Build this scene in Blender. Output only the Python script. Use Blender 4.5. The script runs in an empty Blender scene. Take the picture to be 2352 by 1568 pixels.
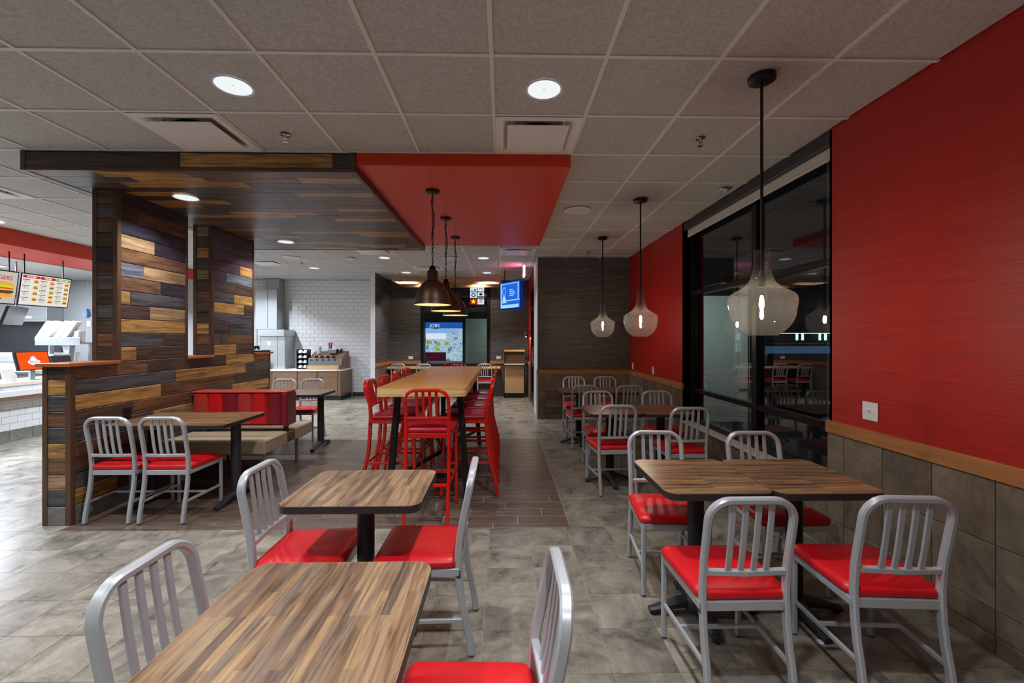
import bpy, math, random
from mathutils import Vector, Matrix, Euler
R = math.radians
PI = math.pi
random.seed(7)
SC = bpy.context.scene
COL = SC.collection

# ------------------------------------------------------------------ camera
CAMZ = 1.49
cam_d = bpy.data.cameras.new('camera')
cam = bpy.data.objects.new('camera', cam_d)
COL.objects.link(cam)
cam_d.sensor_width = 36.0
cam_d.lens = 36.0 * 1000.0 / 2352.0
cam_d.shift_y = -8.0 / 2352.0
cam.location = (0, 0, CAMZ)
cam.rotation_euler = (R(90), 0, -math.atan(.02))
cam_d.clip_start = .05
cam_d.clip_end = 800
SC.camera = cam

# ------------------------------------------------------------------ world, exposure
w = bpy.data.worlds.new('night_sky')
SC.world = w
w.use_nodes = True
w.node_tree.nodes['Background'].inputs[0].default_value = (.0035, .0038, .0048, 1)
w.node_tree.nodes['Background'].inputs[1].default_value = 1.0
SC.view_settings.view_transform = 'Standard'
SC.view_settings.look = 'None'
SC.view_settings.gamma = 1
SC.view_settings.use_curve_mapping = False
SC.view_settings.exposure = 0.16
SC.cycles.max_bounces = 7
SC.cycles.diffuse_bounces = 3
SC.cycles.glossy_bounces = 3
SC.cycles.transparent_max_bounces = 12
SC.cycles.transmission_bounces = 6
SC.cycles.sample_clamp_indirect = 4.0
SC.cycles.use_adaptive_sampling = True
SC.cycles.adaptive_threshold = .06
SC.cycles.caustics_reflective = False
SC.cycles.caustics_refractive = False

W_DOWN = 17.0      # dining room recessed lamps
W_KIT = 68.0       # over the drinks area
W_ORD = 34.0       # kitchen / order area lamps
C_DOWN = (.97, .98, 1.0)
C_COOL = (.78, .88, 1.0)

# ------------------------------------------------------------------ materials
def S(r, g, b, a=1.0):
    f = lambda c: (c / 255 / 12.92) if c / 255 <= .04045 else ((c / 255 + .055) / 1.055) ** 2.4
    return (f(r), f(g), f(b), a)
MT = {}
def newmat(name):
    m = bpy.data.materials.new(name); m.use_nodes = True
    nt = m.node_tree
    MT[name] = m
    return m, nt, nt.nodes['Principled BSDF']
def P(name, col, rough=.5, metal=0., spec=.5, coat=0., em=None, es=0.):
    m, nt, b = newmat(name)
    b.inputs['Base Color'].default_value = col
    b.inputs['Roughness'].default_value = rough
    b.inputs['Metallic'].default_value = metal
    b.inputs['Specular IOR Level'].default_value = spec
    b.inputs['Coat Weight'].default_value = coat
    b.inputs['Coat Roughness'].default_value = .1
    if em:
        b.inputs['Emission Color'].default_value = em
        b.inputs['Emission Strength'].default_value = es
    m.diffuse_color = col
    return m
def nd(nt, t, **k):
    n = nt.nodes.new(t)
    for a, v in k.items():
        if a in n.inputs: n.inputs[a].default_value = v
        else: setattr(n, a, v)
    return n
def ramp(nt, src, stops, interp='LINEAR'):
    r = nt.nodes.new('ShaderNodeValToRGB')
    e = r.color_ramp.elements
    r.color_ramp.interpolation = interp
    while len(e) < len(stops): e.new(.5)
    for i, (p, c) in enumerate(stops):
        e[i].position = p; e[i].color = c
    nt.links.new(src, r.inputs[0])
    return r.outputs[0]
def coords(nt, scale, obj=True, rnd=True):
    if obj:
        src = nt.nodes.new('ShaderNodeTexCoord').outputs['Object']
    else:
        src = nt.nodes.new('ShaderNodeNewGeometry').outputs['Position']
    if rnd:
        oi = nt.nodes.new('ShaderNodeObjectInfo')
        ml = nd(nt, 'ShaderNodeVectorMath', operation='SCALE'); ml.inputs[0].default_value = (7, 11, 13)
        nt.links.new(oi.outputs['Random'], ml.inputs['Scale'])
        ad = nd(nt, 'ShaderNodeVectorMath', operation='ADD')
        nt.links.new(src, ad.inputs[0]); nt.links.new(ml.outputs[0], ad.inputs[1])
        src = ad.outputs[0]
    mp = nt.nodes.new('ShaderNodeMapping'); mp.inputs['Scale'].default_value = scale
    nt.links.new(src, mp.inputs[0])
    return mp.outputs[0]
def noise(nt, vec, scale=1, detail=5, dist=0, rough=.55):
    n = nd(nt, 'ShaderNodeTexNoise', Scale=scale, Detail=detail, Distortion=dist, Roughness=rough)
    nt.links.new(vec, n.inputs['Vector'])
    return n.outputs['Fac']
def bump(nt, b, h, strength=.2, dist=.002):
    bn = nd(nt, 'ShaderNodeBump', Strength=strength, Distance=dist)
    nt.links.new(h, bn.inputs['Height'])
    nt.links.new(bn.outputs[0], b.inputs['Normal'])
def mixc(nt, fac, a, b, mode='MIX'):
    m = nt.nodes.new('ShaderNodeMix'); m.data_type = 'RGBA'; m.blend_type = mode
    for s, i in ((fac, 0), (a, 6), (b, 7)):
        if isinstance(s, (int, float, tuple)): m.inputs[i].default_value = s
        else: nt.links.new(s, m.inputs[i])
    return m.outputs[2]
def wood(name, dark, light, axis='x', along=2.2, across=26, rough=.42, obj=True, rnd=True, knots=True, bs=.25, pos=(.32, .68)):
    m, nt, b = newmat(name)
    sc = {'x': (along, across, across), 'y': (across, along, across), 'z': (across, across, along)}[axis]
    v = coords(nt, sc, obj, rnd)
    n = noise(nt, v, 1, 6, 1.1, .6)
    c = ramp(nt, n, [(pos[0], dark), (pos[1], light)])
    if knots:
        v2 = coords(nt, tuple(q * .22 for q in sc), obj, rnd)
        n2 = noise(nt, v2, 1.6, 3, 2.5, .5)
        k = ramp(nt, n2, [(.3, (.55, .5, .48, 1)), (.5, (1, 1, 1, 1))])
        c = mixc(nt, .6, c, k, 'MULTIPLY')
    nt.links.new(c, b.inputs['Base Color'])
    b.inputs['Roughness'].default_value = rough
    bump(nt, b, n, bs, .002)
    m.diffuse_color = light
    return m
def sc_(c, k): return (c[0] * k, c[1] * k, c[2] * k, 1)
WC = dict(honey=S(188, 143, 84), tan=S(168, 138, 102), brown=S(116, 84, 61), dark=S(84, 66, 56),
          charcoal=S(86, 84, 86), navy=S(54, 53, 66), bluegrey=S(104, 110, 120), purple=S(92, 66, 78))  # navy: dark stain with the columns' bluish kitchen light put into the colour
for k, c in WC.items():
    wood('plank_' + k, sc_(c, .36), sc_(c, 1.18), 'x', rough=.36, pos=(.36, .62))
wood('trim_wood', S(66, 45, 34), S(104, 74, 54), 'z', rough=.4)
wood('trim_wood_x', S(66, 45, 34), S(104, 74, 54), 'x', rough=.4)
wood('trim_wood_y', S(66, 45, 34), S(104, 74, 54), 'y', rough=.4)
wood('rail_wood', S(150, 98, 56), S(186, 128, 78), 'x', 1.5, 30, rough=.32, knots=False, bs=.08)
wood('ledge_wood', S(150, 84, 48), S(184, 110, 66), 'y', 1.5, 30, rough=.3, knots=False, bs=.08)
wood('cabinet_wood', S(108, 78, 58), S(134, 101, 77), 'x', 3, 60, rough=.4, rnd=False, knots=False, bs=.06)
wood('cabinet_light', S(186, 146, 104), S(208, 168, 124), 'x', 3, 60, rough=.4, rnd=False, knots=False, bs=.06)
wood('beam_wood', S(150, 118, 90), S(176, 144, 112), 'x', 1.5, 30, rough=.45, knots=False, bs=.08)

def laminate(name, axis, cols, bw=.42, bh=.036, rough=.28):
    m, nt, b = newmat(name)
    tc = nt.nodes.new('ShaderNodeTexCoord').outputs['Object']
    mp = nt.nodes.new('ShaderNodeMapping'); nt.links.new(tc, mp.inputs[0])
    if axis == 'y': mp.inputs['Rotation'].default_value = (0, 0, R(90))
    br = nt.nodes.new('ShaderNodeTexBrick')
    br.offset = .37; br.offset_frequency = 3; br.squash = 1
    br.inputs['Scale'].default_value = 1
    br.inputs['Mortar Size'].default_value = 0
    br.inputs['Brick Width'].default_value = bw
    br.inputs['Row Height'].default_value = bh
    br.inputs['Color1'].default_value = (0, 0, 0, 1)
    br.inputs['Color2'].default_value = (1, 1, 1, 1)
    nt.links.new(mp.outputs[0], br.inputs['Vector'])
    mp2 = nt.nodes.new('ShaderNodeMapping'); nt.links.new(mp.outputs[0], mp2.inputs[0])
    mp2.inputs['Scale'].default_value = (5, 75, 1)
    n = noise(nt, mp2.outputs[0], 1, 7, .6, .65)
    mp3 = nt.nodes.new('ShaderNodeMapping'); nt.links.new(mp.outputs[0], mp3.inputs[0])
    mp3.inputs['Scale'].default_value = (1.2, 9, 1)
    n3 = noise(nt, mp3.outputs[0], 1.7, 3, .6, .5)
    base = ramp(nt, br.outputs['Color'], [(p, sc_(c, .86)) for p, c in cols])
    g = ramp(nt, n, [(.36, (.34, .31, .30, 1)), (.58, (1.15, 1.13, 1.1, 1))])
    g3 = ramp(nt, n3, [(.38, (.56, .54, .58, 1)), (.56, (1.05, 1.05, 1.02, 1))])
    c = mixc(nt, .8, base, g, 'MULTIPLY')
    c = mixc(nt, .8, c, g3, 'MULTIPLY')
    nt.links.new(c, b.inputs['Base Color'])
    b.inputs['Roughness'].default_value = rough
    bump(nt, b, n, .08, .0006)
LC = [(.0, S(108, 90, 82)), (.3, S(158, 130, 104)), (.55, S(138, 108, 84)), (.8, S(172, 142, 108)), (1, S(126, 110, 102))]
laminate('laminate_y', 'y', LC, .30, .027)
LC2 = [(.0, S(98, 74, 54)), (.4, S(140, 108, 78)), (.7, S(158, 122, 86)), (1, S(116, 88, 66))]
laminate('laminate_x', 'x', LC2, .34, .022)
m, nt, b = newmat('oak_top')
v = coords(nt, (9, 60, 1), True, False)
mp = v.node; mp.inputs['Rotation'].default_value = (0, 0, R(24))
n = noise(nt, v, 1, 5, .4)
nt.links.new(ramp(nt, n, [(.35, S(176, 120, 56)), (.65, S(214, 160, 88))]), b.inputs['Base Color'])
b.inputs['Roughness'].default_value = .28
m, nt, b = newmat('oak_edge')
v = coords(nt, (1, 1, 120), True, False)
n = noise(nt, v, 1, 2, .2)
nt.links.new(ramp(nt, n, [(.42, S(192, 146, 84)), (.5, S(232, 196, 138))]), b.inputs['Base Color'])
b.inputs['Roughness'].default_value = .4

# floor tile
def stone(name, a, c, sc=2.2, rough=.34, rv=.12):
    m, nt, b = newmat(name)
    v = coords(nt, (sc, sc, sc), False, True)
    n = noise(nt, v, 1.3, 9, .8, .74)
    col = ramp(nt, n, [(.34, a), (.62, c)])
    vv = coords(nt, (sc * 9,) * 3, False, True)
    col = mixc(nt, .55, col, ramp(nt, noise(nt, vv, 1, 6, 1.5, .7), [(.34, (.78, .77, .75, 1)), (.52, (1.05, 1.05, 1.05, 1))]), 'MULTIPLY')
    oi = nt.nodes.new('ShaderNodeObjectInfo')
    rr = ramp(nt, oi.outputs['Random'], [(0, (1 - rv, 1 - rv, 1 - rv, 1)), (1, (1 + rv, 1 + rv * .9, 1 + rv * .7, 1))])
    col = mixc(nt, 1., col, rr, 'MULTIPLY')
    nt.links.new(col, b.inputs['Base Color'])
    rg = ramp(nt, n, [(.3, (rough - .06,) * 3 + (1,)), (.7, (rough + .1,) * 3 + (1,))])
    nt.links.new(rg, b.inputs['Roughness'])
    bump(nt, b, n, .12, .002)
stone('floor_tile', S(84, 81, 75), S(150, 143, 131), 3.0, .3, .10)
stone('wall_tile', S(88, 78, 68), S(132, 119, 103), 2.0, .4, .06)
stone('base_tile', S(104, 102, 98), S(132, 129, 123), 4, .4, .06)
P('grout', S(176, 173, 166), .9)
P('grout_dark', S(62, 60, 58), .9)
P('grout_light', S(186, 184, 178), .9)
P('grout_white', S(168, 170, 176), .9)
wood('floor_plank', S(70, 58, 50), S(116, 99, 86), 'x', 2.5, 40, rough=.36, knots=False, bs=.15)
# ceiling tile
m, nt, b = newmat('ceiling_tile')
v = coords(nt, (1, 1, 1), False, False)
vo = nd(nt, 'ShaderNodeTexVoronoi', Scale=95.0); nt.links.new(v, vo.inputs['Vector'])
sp = ramp(nt, vo.outputs['Distance'], [(.10, (.52, .52, .52, 1)), (.2, (1, 1, 1, 1))])
n = noise(nt, v, 60, 3)
g = ramp(nt, n, [(.4, S(186, 186, 187)), (.6, S(202, 202, 203))])
nt.links.new(mixc(nt, 1., g, sp, 'MULTIPLY'), b.inputs['Base Color'])
b.inputs['Roughness'].default_value = .95
b.inputs['Specular IOR Level'].default_value = .1
P('grid_white', S(226, 226, 226), .6)
# wallcoverings
def cloth(name, a, c, sc, rough, bs, k2=.2):
    m, nt, b = newmat(name)
    v = coords(nt, sc, False, False)
    n = noise(nt, v, 1, 4, .15, .6)
    v2 = coords(nt, tuple(q * k2 for q in sc), False, False)
    n2 = noise(nt, v2, 1, 3, .1)
    ad = nd(nt, 'ShaderNodeMath', operation='ADD'); nt.links.new(n, ad.inputs[0]); nt.links.new(n2, ad.inputs[1])
    hf = nd(nt, 'ShaderNodeMath', operation='MULTIPLY'); nt.links.new(ad.outputs[0], hf.inputs[0]); hf.inputs[1].default_value = .5
    nt.links.new(ramp(nt, hf.outputs[0], [(.36, a), (.62, c)]), b.inputs['Base Color'])
    b.inputs['Roughness'].default_value = rough
    bump(nt, b, hf.outputs[0], bs, .004)
cloth('red_cloth', S(148, 13, 9), S(190, 34, 20), (2.5, 2.5, 480), .42, .5, .5)
cloth('dark_cloth', S(36, 36, 39), S(106, 104, 104), (5, 5, 170), .45, 1., .32)
P('red_paint', S(214, 52, 28), .45)
P('red_soffit', S(214, 60, 24), .4)
P('white_wall', S(206, 206, 206), .7)
P('grey_wall', S(120, 118, 112), .8)
m = P('white_tile', S(236, 236, 238), .14, spec=.6)
P('steel', S(188, 190, 193), .3, 1.)
P('steel_satin', S(170, 172, 174), .42, .8)
P('white_plastic', S(228, 228, 228), .4)
P('white_lamp_trim', S(236, 236, 240), .35)
P('speaker_white', S(214, 214, 214), .7)
P('black_metal', S(30, 30, 33), .42, .3)
P('black_plastic', S(18, 18, 20), .35)
P('table_base', S(52, 55, 60), .5, .3)
P('edge_black', S(46, 42, 42), .45)
P('edge_line', S(150, 122, 90), .45)
P('window_frame', S(26, 26, 28), .35, .4)
P('shade_fabric', S(205, 203, 200), .8)
P('fascia_grey', S(58, 57, 57), .5)
P('sill_white', S(205, 200, 190), .4)
P('chair_silver', S(186, 190, 196), .32, .35)
P('glide', S(150, 148, 142), .3, .9)
m, nt, b = newmat('vinyl_red')
b.inputs['Base Color'].default_value = S(206, 20, 30); b.inputs['Roughness'].default_value = .38
v = coords(nt, (400, 400, 400)); bump(nt, b, noise(nt, v, 1, 2), .08, .0005)
P('vinyl_dark', S(168, 14, 34), .38)
P('stool_red', S(206, 22, 14), .22, 0., .6, .3)
P('booth_brick', S(182, 54, 46), .33)
P('booth_bright', S(206, 22, 26), .36)
P('booth_maroon', S(132, 28, 42), .33)
P('booth_tan', S(178, 166, 138), .42)
P('dome_bronze', S(96, 74, 58), .42, .7)
P('dome_inside', S(225, 205, 165), .5)
P('dark_room', S(14, 15, 18), .9)
P('asphalt', S(22, 23, 26), .9)
P('stucco', S(170, 182, 176), .9)
P('cream_top', S(222, 214, 192), .35)
P('white_top', S(226, 226, 226), .3)
P('paper', S(232, 230, 228), .8)
P('orange_paper', S(230, 90, 50), .7)
P('clear_blue', S(120, 150, 210), .2)
P('yellow', S(210, 190, 60), .5)
P('blue_tray', S(60, 110, 160), .4)
P('straw_red', S(200, 20, 30), .4)
P('chrome', S(210, 210, 212), .15, 1.)
P('toe_black', S(22, 25, 32), .5)
P('hood_dark', S(70, 72, 74), .4, .7)
def E(name, col, s):
    m = bpy.data.materials.new(name); m.use_nodes = True; nt = m.node_tree
    nt.nodes.remove(nt.nodes['Principled BSDF'])
    e = nd(nt, 'ShaderNodeEmission'); e.inputs[0].default_value = col; e.inputs[1].default_value = s
    nt.links.new(e.outputs[0], nt.nodes['Material Output'].inputs[0]); MT[name] = m
    return m
E('lens_cool', (.86, .93, 1, 1), 2.0)
E('lens_white', (.93, .97, 1, 1), .85)
E('bulb_warm', (1, .84, .62, 1), 420)
E('bulb_dome', (1, .80, .50, 1), 90)
E('screen_orange', S(240, 84, 26), 1.0)
E('screen_white', S(226, 222, 214), .95)
E('screen_cream', S(206, 198, 188), .85)
E('scr_red', S(196, 26, 28), .9)
E('scr_green', S(84, 140, 50), .9)
E('scr_text', S(90, 84, 84), .6)
E('scr_bun', S(226, 160, 60), 1.0)
E('scr_lettuce', S(200, 200, 60), 1.0)
E('scr_patty', S(96, 60, 50), 1.0)
E('scr_tomato', S(214, 70, 40), 1.0)
E('scr_logo', S(240, 240, 250), 1.3)
E('scr_maroon', S(150, 50, 70), 1.0)
E('tv_blue', S(30, 92, 190), 1.2)
E('tv_dark', S(10, 36, 110), 1.)
E('tv_light', S(150, 190, 240), 1.2)
E('shop_green', S(40, 110, 90), .8)
E('shop_dark', S(30, 34, 40), .6)
E('sign_white', S(215, 225, 232), .9)
E('sign_dim', S(66, 24, 40), .8)
E('sign_red', S(170, 26, 20), .9)
E('card_yellow', S(190, 190, 70), .9)
E('sign_yellow', S(250, 220, 60), 1.0)
E('exit_red', (1, .10, .16, 1), 2.2)
E('exit_pink', (1, .55, .62, 1), 1.8)
E('led_blue', (.1, .3, 1, 1), 4)
E('teal_tube', (.45, 1, .85, 1), 3.0)
E('blue_band', (.12, .25, .5, 1), .3)
# glittering lit shop display
m = bpy.data.materials.new('shop_display'); m.use_nodes = True; nt = m.node_tree; MT['shop_display'] = m
nt.nodes.remove(nt.nodes['Principled BSDF'])
e = nd(nt, 'ShaderNodeEmission')
v = coords(nt, (1, 1, 1), True, False)
vo = nd(nt, 'ShaderNodeTexVoronoi', Scale=48.0); nt.links.new(v, vo.inputs['Vector'])
c = ramp(nt, vo.outputs['Color'], [(.0, S(60, 110, 150)), (.2, S(140, 195, 225)), (.4, S(200, 230, 245)), (.9, S(240, 250, 255))])
n = noise(nt, v, 5, 3)
c = mixc(nt, ramp(nt, n, [(.33, (0, 0, 0, 1)), (.42, (1, 1, 1, 1))]), S(60, 110, 150), c)
nt.links.new(c, e.inputs[0]); e.inputs[1].default_value = .95
nt.links.new(e.outputs[0], nt.nodes['Material Output'].inputs[0])
# thin glass
def thin_glass(name, ior, haze=0., tint=(1, 1, 1, 1), rough=.0):
    m = bpy.data.materials.new(name); m.use_nodes = True; nt = m.node_tree; MT[name] = m
    nt.nodes.remove(nt.nodes['Principled BSDF'])
    tr = nd(nt, 'ShaderNodeBsdfTransparent'); tr.inputs[0].default_value = tint
    gl = nd(nt, 'ShaderNodeBsdfGlossy', Roughness=rough)
    fr = nd(nt, 'ShaderNodeFresnel', IOR=ior)
    ge = nt.nodes.new('ShaderNodeNewGeometry')
    mr = nd(nt, 'ShaderNodeMapRange'); mr.inputs['To Min'].default_value = ior; mr.inputs['To Max'].default_value = 1 / ior
    nt.links.new(ge.outputs['Backfacing'], mr.inputs['Value']); nt.links.new(mr.outputs[0], fr.inputs['IOR'])
    mx = nd(nt, 'ShaderNodeMixShader')
    nt.links.new(fr.outputs[0], mx.inputs[0]); nt.links.new(tr.outputs[0], mx.inputs[1]); nt.links.new(gl.outputs[0], mx.inputs[2])
    out = mx.outputs[0]
    if haze:
        tl = nd(nt, 'ShaderNodeBsdfTranslucent'); tl.inputs[0].default_value = (1, .97, .93, 1)
        df = nd(nt, 'ShaderNodeBsdfDiffuse'); df.inputs[0].default_value = (1, .97, .93, 1)
        m2 = nd(nt, 'ShaderNodeMixShader'); m2.inputs[0].default_value = .5
        nt.links.new(tl.outputs[0], m2.inputs[1]); nt.links.new(df.outputs[0], m2.inputs[2])
        m3 = nd(nt, 'ShaderNodeMixShader'); m3.inputs[0].default_value = haze
        nt.links.new(out, m3.inputs[1]); nt.links.new(m2.outputs[0], m3.inputs[2]); out = m3.outputs[0]
    nt.links.new(out, nt.nodes['Material Output'].inputs[0])
thin_glass('window_glass', 1.9, 0, (.8, .85, .86, 1))
thin_glass('clear_bulb', 1.3)
thin_glass('pendant_glass', 1.5, .016)

# ------------------------------------------------------------------ mesh builder
class MB:
    def __init__(s): s.v = []; s.f = []; s.m = []; s.mi = 0
    def add(s, vs, fs):
        o = len(s.v); s.v += [tuple(q) for q in vs]; s.f += [tuple(o + i for i in f) for f in fs]; s.m += [s.mi] * len(fs); return s
    def box(s, x0, x1, y0, y1, z0, z1, ch=0.):
        if ch <= 0:
            vs = [(x, y, z) for z in (z0, z1) for y in (y0, y1) for x in (x0, x1)]
            return s.add(vs, [(0, 2, 3, 1), (4, 5, 7, 6), (0, 1, 5, 4), (2, 6, 7, 3), (0, 4, 6, 2), (1, 3, 7, 5)])
        vs = []; idx = {}
        c = ((x0, x1), (y0, y1), (z0, z1))
        for ix in (0, 1):
            for iy in (0, 1):
                for iz in (0, 1):
                    for ax in range(3):
                        p = []
                        for a, i in enumerate((ix, iy, iz)):
                            q = c[a][i]
                            if a != ax: q += ch if i == 0 else -ch
                            p.append(q)
                        idx[(ix, iy, iz, ax)] = len(vs); vs.append(p)
        fs = []
        for ax in range(3):
            for i in (0, 1):
                o = [a for a in range(3) if a != ax]; q = []
                for (a, b) in ((0, 0), (1, 0), (1, 1), (0, 1)):
                    k = [0, 0, 0]; k[ax] = i; k[o[0]] = a; k[o[1]] = b; q.append(idx[(*k, ax)])
                pos = (i == 1) ^ (ax == 1)
                fs.append(tuple(q) if pos else tuple(q[::-1]))
        for ax in range(3):
            o = [a for a in range(3) if a != ax]
            for a in (0, 1):
                for b in (0, 1):
                    k0 = [0, 0, 0]; k1 = [0, 0, 0]; k0[o[0]] = k1[o[0]] = a; k0[o[1]] = k1[o[1]] = b; k1[ax] = 1
                    q = [idx[(*k0, o[0])], idx[(*k1, o[0])], idx[(*k1, o[1])], idx[(*k0, o[1])]]
                    fs.append(tuple(q))
        for ix in (0, 1):
            for iy in (0, 1):
                for iz in (0, 1):
                    fs.append(tuple(idx[(ix, iy, iz, a)] for a in range(3)))
        return s.add(vs, fs)
    def prism(s, poly, a0, a1, ax='z', cap=True):
        n = len(poly)
        mk = {'z': lambda p, a: (p[0], p[1], a), 'y': lambda p, a: (p[0], a, p[1]), 'x': lambda p, a: (a, p[0], p[1])}[ax]
        vs = [mk(p, a0) for p in poly] + [mk(p, a1) for p in poly]
        fs = [(i, (i + 1) % n, (i + 1) % n + n, i + n) for i in range(n)]
        if cap: fs += [tuple(range(n))[::-1], tuple(range(n, 2 * n))]
        return s.add(vs, fs)
    def loft(s, rings, cap=True, closed=False):
        n = len(rings[0]); vs = [p for r in rings for p in r]; fs = []
        k = len(rings)
        for j in range(k if closed else k - 1):
            a = j * n; b = ((j + 1) % k) * n
            fs += [(a + i, a + (i + 1) % n, b + (i + 1) % n, b + i) for i in range(n)]
        if cap and not closed: fs += [tuple(range(n))[::-1], tuple(range((k - 1) * n, k * n))]
        return s.add(vs, fs)
    def lathe(s, prof, n=24, c=(0, 0, 0), cap=False):
        rings = [[(c[0] + r * math.cos(2 * PI * i / n), c[1] + r * math.sin(2 * PI * i / n), c[2] + z) for i in range(n)] for r, z in prof]
        return s.loft(rings, cap)
    def cyl(s, r, z0, z1, c=(0, 0), n=20, r2=None):
        return s.lathe([(r, z0), (r if r2 is None else r2, z1)], n, (c[0], c[1], 0), True)
    def sweep(s, path, wd, th, bi=(0, 1, 0), ch=.25, closed=False, cap=True):
        pts = [Vector(p) for p in path]; n = len(pts); rings = []
        bi = Vector(bi)
        for i, p in enumerate(pts):
            a = pts[(i - 1) % n] if (closed or i) else p; c = pts[(i + 1) % n] if (closed or i < n - 1) else p
            t = (c - a).normalized()
            B = (bi - t * bi.dot(t)).normalized(); N = B.cross(t)
            k = ch * min(wd, th); hw, ht = wd / 2, th / 2
            sec = [(-hw + k, -ht), (hw - k, -ht), (hw, -ht + k), (hw, ht - k), (hw - k, ht), (-hw + k, ht), (-hw, ht - k), (-hw, -ht + k)]
            rings.append([tuple(p + N * u + B * v) for u, v in sec])
        return s.loft(rings, cap, closed)
    def tube(s, path, r, n=8, closed=False):
        pts = [Vector(p) for p in path]; m = len(pts); rings = []
        up = Vector((.123, .456, .88))
        for i, p in enumerate(pts):
            a = pts[(i - 1) % m] if (closed or i) else p; c = pts[(i + 1) % m] if (closed or i < m - 1) else p
            t = (c - a).normalized(); B = (up - t * up.dot(t)).normalized(); N = B.cross(t)
            rings.append([tuple(p + (N * math.cos(2 * PI * k / n) + B * math.sin(2 * PI * k / n)) * r) for k in range(n)])
        return s.loft(rings, True, closed)
    def build(s, name, mats, parent=None, smooth=False, loc=None, rot=None, **props):
        me = bpy.data.meshes.new(name)
        me.from_pydata(s.v, [], s.f)
        if not isinstance(mats, (list, tuple)): mats = [mats]
        for m in mats: me.materials.append(MT[m] if isinstance(m, str) else m)
        if len(mats) > 1: me.polygons.foreach_set('material_index', s.m)
        if smooth:
            me.polygons.foreach_set('use_smooth', [True] * len(me.polygons))
        me.update(calc_edges=True)
        import bmesh
        bm = bmesh.new(); bm.from_mesh(me); bmesh.ops.recalc_face_normals(bm, faces=bm.faces); bm.to_mesh(me); bm.free()
        if smooth and smooth != 'all': me.set_sharp_from_angle(angle=R(38))
        return link(name, me, parent, loc, rot, **props)
def link(name, data, parent=None, loc=None, rot=None, **props):
    o = bpy.data.objects.new(name, data); COL.objects.link(o)
    if parent: o.parent = parent
    if loc: o.location = loc
    if rot: o.rotation_euler = rot
    for k, v in props.items(): o[k] = v
    return o
def thing(name, label, cat, loc=(0, 0, 0), rz=0, group=None, kind=None):
    o = bpy.data.objects.new(name, None); COL.objects.link(o); o.location = loc; o.rotation_euler = (0, 0, rz)
    o.empty_display_size = .1
    tag(o, label, cat, group, kind); return o
def tag(o, label, cat, group=None, kind=None):
    o['label'] = label; o['category'] = cat
    if group: o['group'] = group
    if kind: o['kind'] = kind
    return o
def copy_tree(o, parent=None):
    c = o.copy(); COL.objects.link(c); c.parent = parent
    for ch in list(o.children): copy_tree(ch, c)
    return c
def dup(o, loc, rz, label, group=None):
    c = copy_tree(o); c.location = loc; c.rotation_euler = (0, 0, rz); c['label'] = label
    if group: c['group'] = group
    return c
def rrect(w, d, r, n=6, taper=0.):
    pts = []
    for cx, cy, a0 in ((w / 2 - r, d / 2 - r, 0), (-w / 2 + r, d / 2 - r, 90), (-w / 2 + r, -d / 2 + r, 180), (w / 2 - r, -d / 2 + r, 270)):
        for i in range(n + 1):
            a = R(a0 + 90 * i / n); x, y = cx + r * math.cos(a), cy + r * math.sin(a)
            pts.append((x * (1 + taper * y / d), y))
    return pts
def text(body, size, mat, parent, loc, rot, name='lettering', ext=.001, align='CENTER', sx=1.):
    cu = bpy.data.curves.new(name, 'FONT'); cu.body = body; cu.size = size; cu.align_x = align; cu.align_y = 'CENTER'
    cu.extrude = ext; cu.resolution_u = 3; cu.materials.append(MT[mat])
    tmp = bpy.data.objects.new('tmp', cu); me = bpy.data.meshes.new_from_object(tmp); bpy.data.objects.remove(tmp); me.name = name
    return link(name, me, parent, loc, rot)

# pieces on a surface
ROT = {'floor': (0, 0, 0), 'ceil': (PI, 0, 0), 'yneg': (PI / 2, 0, 0), 'xneg': (PI / 2, 0, -PI / 2), 'xpos': (PI / 2, 0, PI / 2), 'ypos': (PI / 2, 0, PI)}
PCACHE = {}
def piece_geo(wd, h, t, ch):
    a, b = wd / 2, h / 2; k = ch
    vs = [(-a, -b, 0), (a, -b, 0), (a, b, 0), (-a, b, 0), (-a, -b, t - k), (a, -b, t - k), (a, b, t - k), (-a, b, t - k),
          (-a + k, -b + k, t), (a - k, -b + k, t), (a - k, b - k, t), (-a + k, b - k, t)]
    fs = [(0, 1, 5, 4), (1, 2, 6, 5), (2, 3, 7, 6), (3, 0, 4, 7), (4, 5, 9, 8), (5, 6, 10, 9), (6, 7, 11, 10), (7, 4, 8, 11), (8, 9, 10, 11)]
    return vs, fs
def in_view(p, mg=60):
    s, c = math.sin(math.atan(.02)), math.cos(math.atan(.02))
    d = p[0] * s + p[1] * c; a = p[0] * c - p[1] * s
    if d < .3: return 0
    u = 1176 + 1000 * a / d; v = 776 - 1000 * (p[2] - CAMZ) / d
    if -mg < u < 2352 + mg and -mg < v < 1568 + mg: return 1 / d
    return 0
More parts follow.
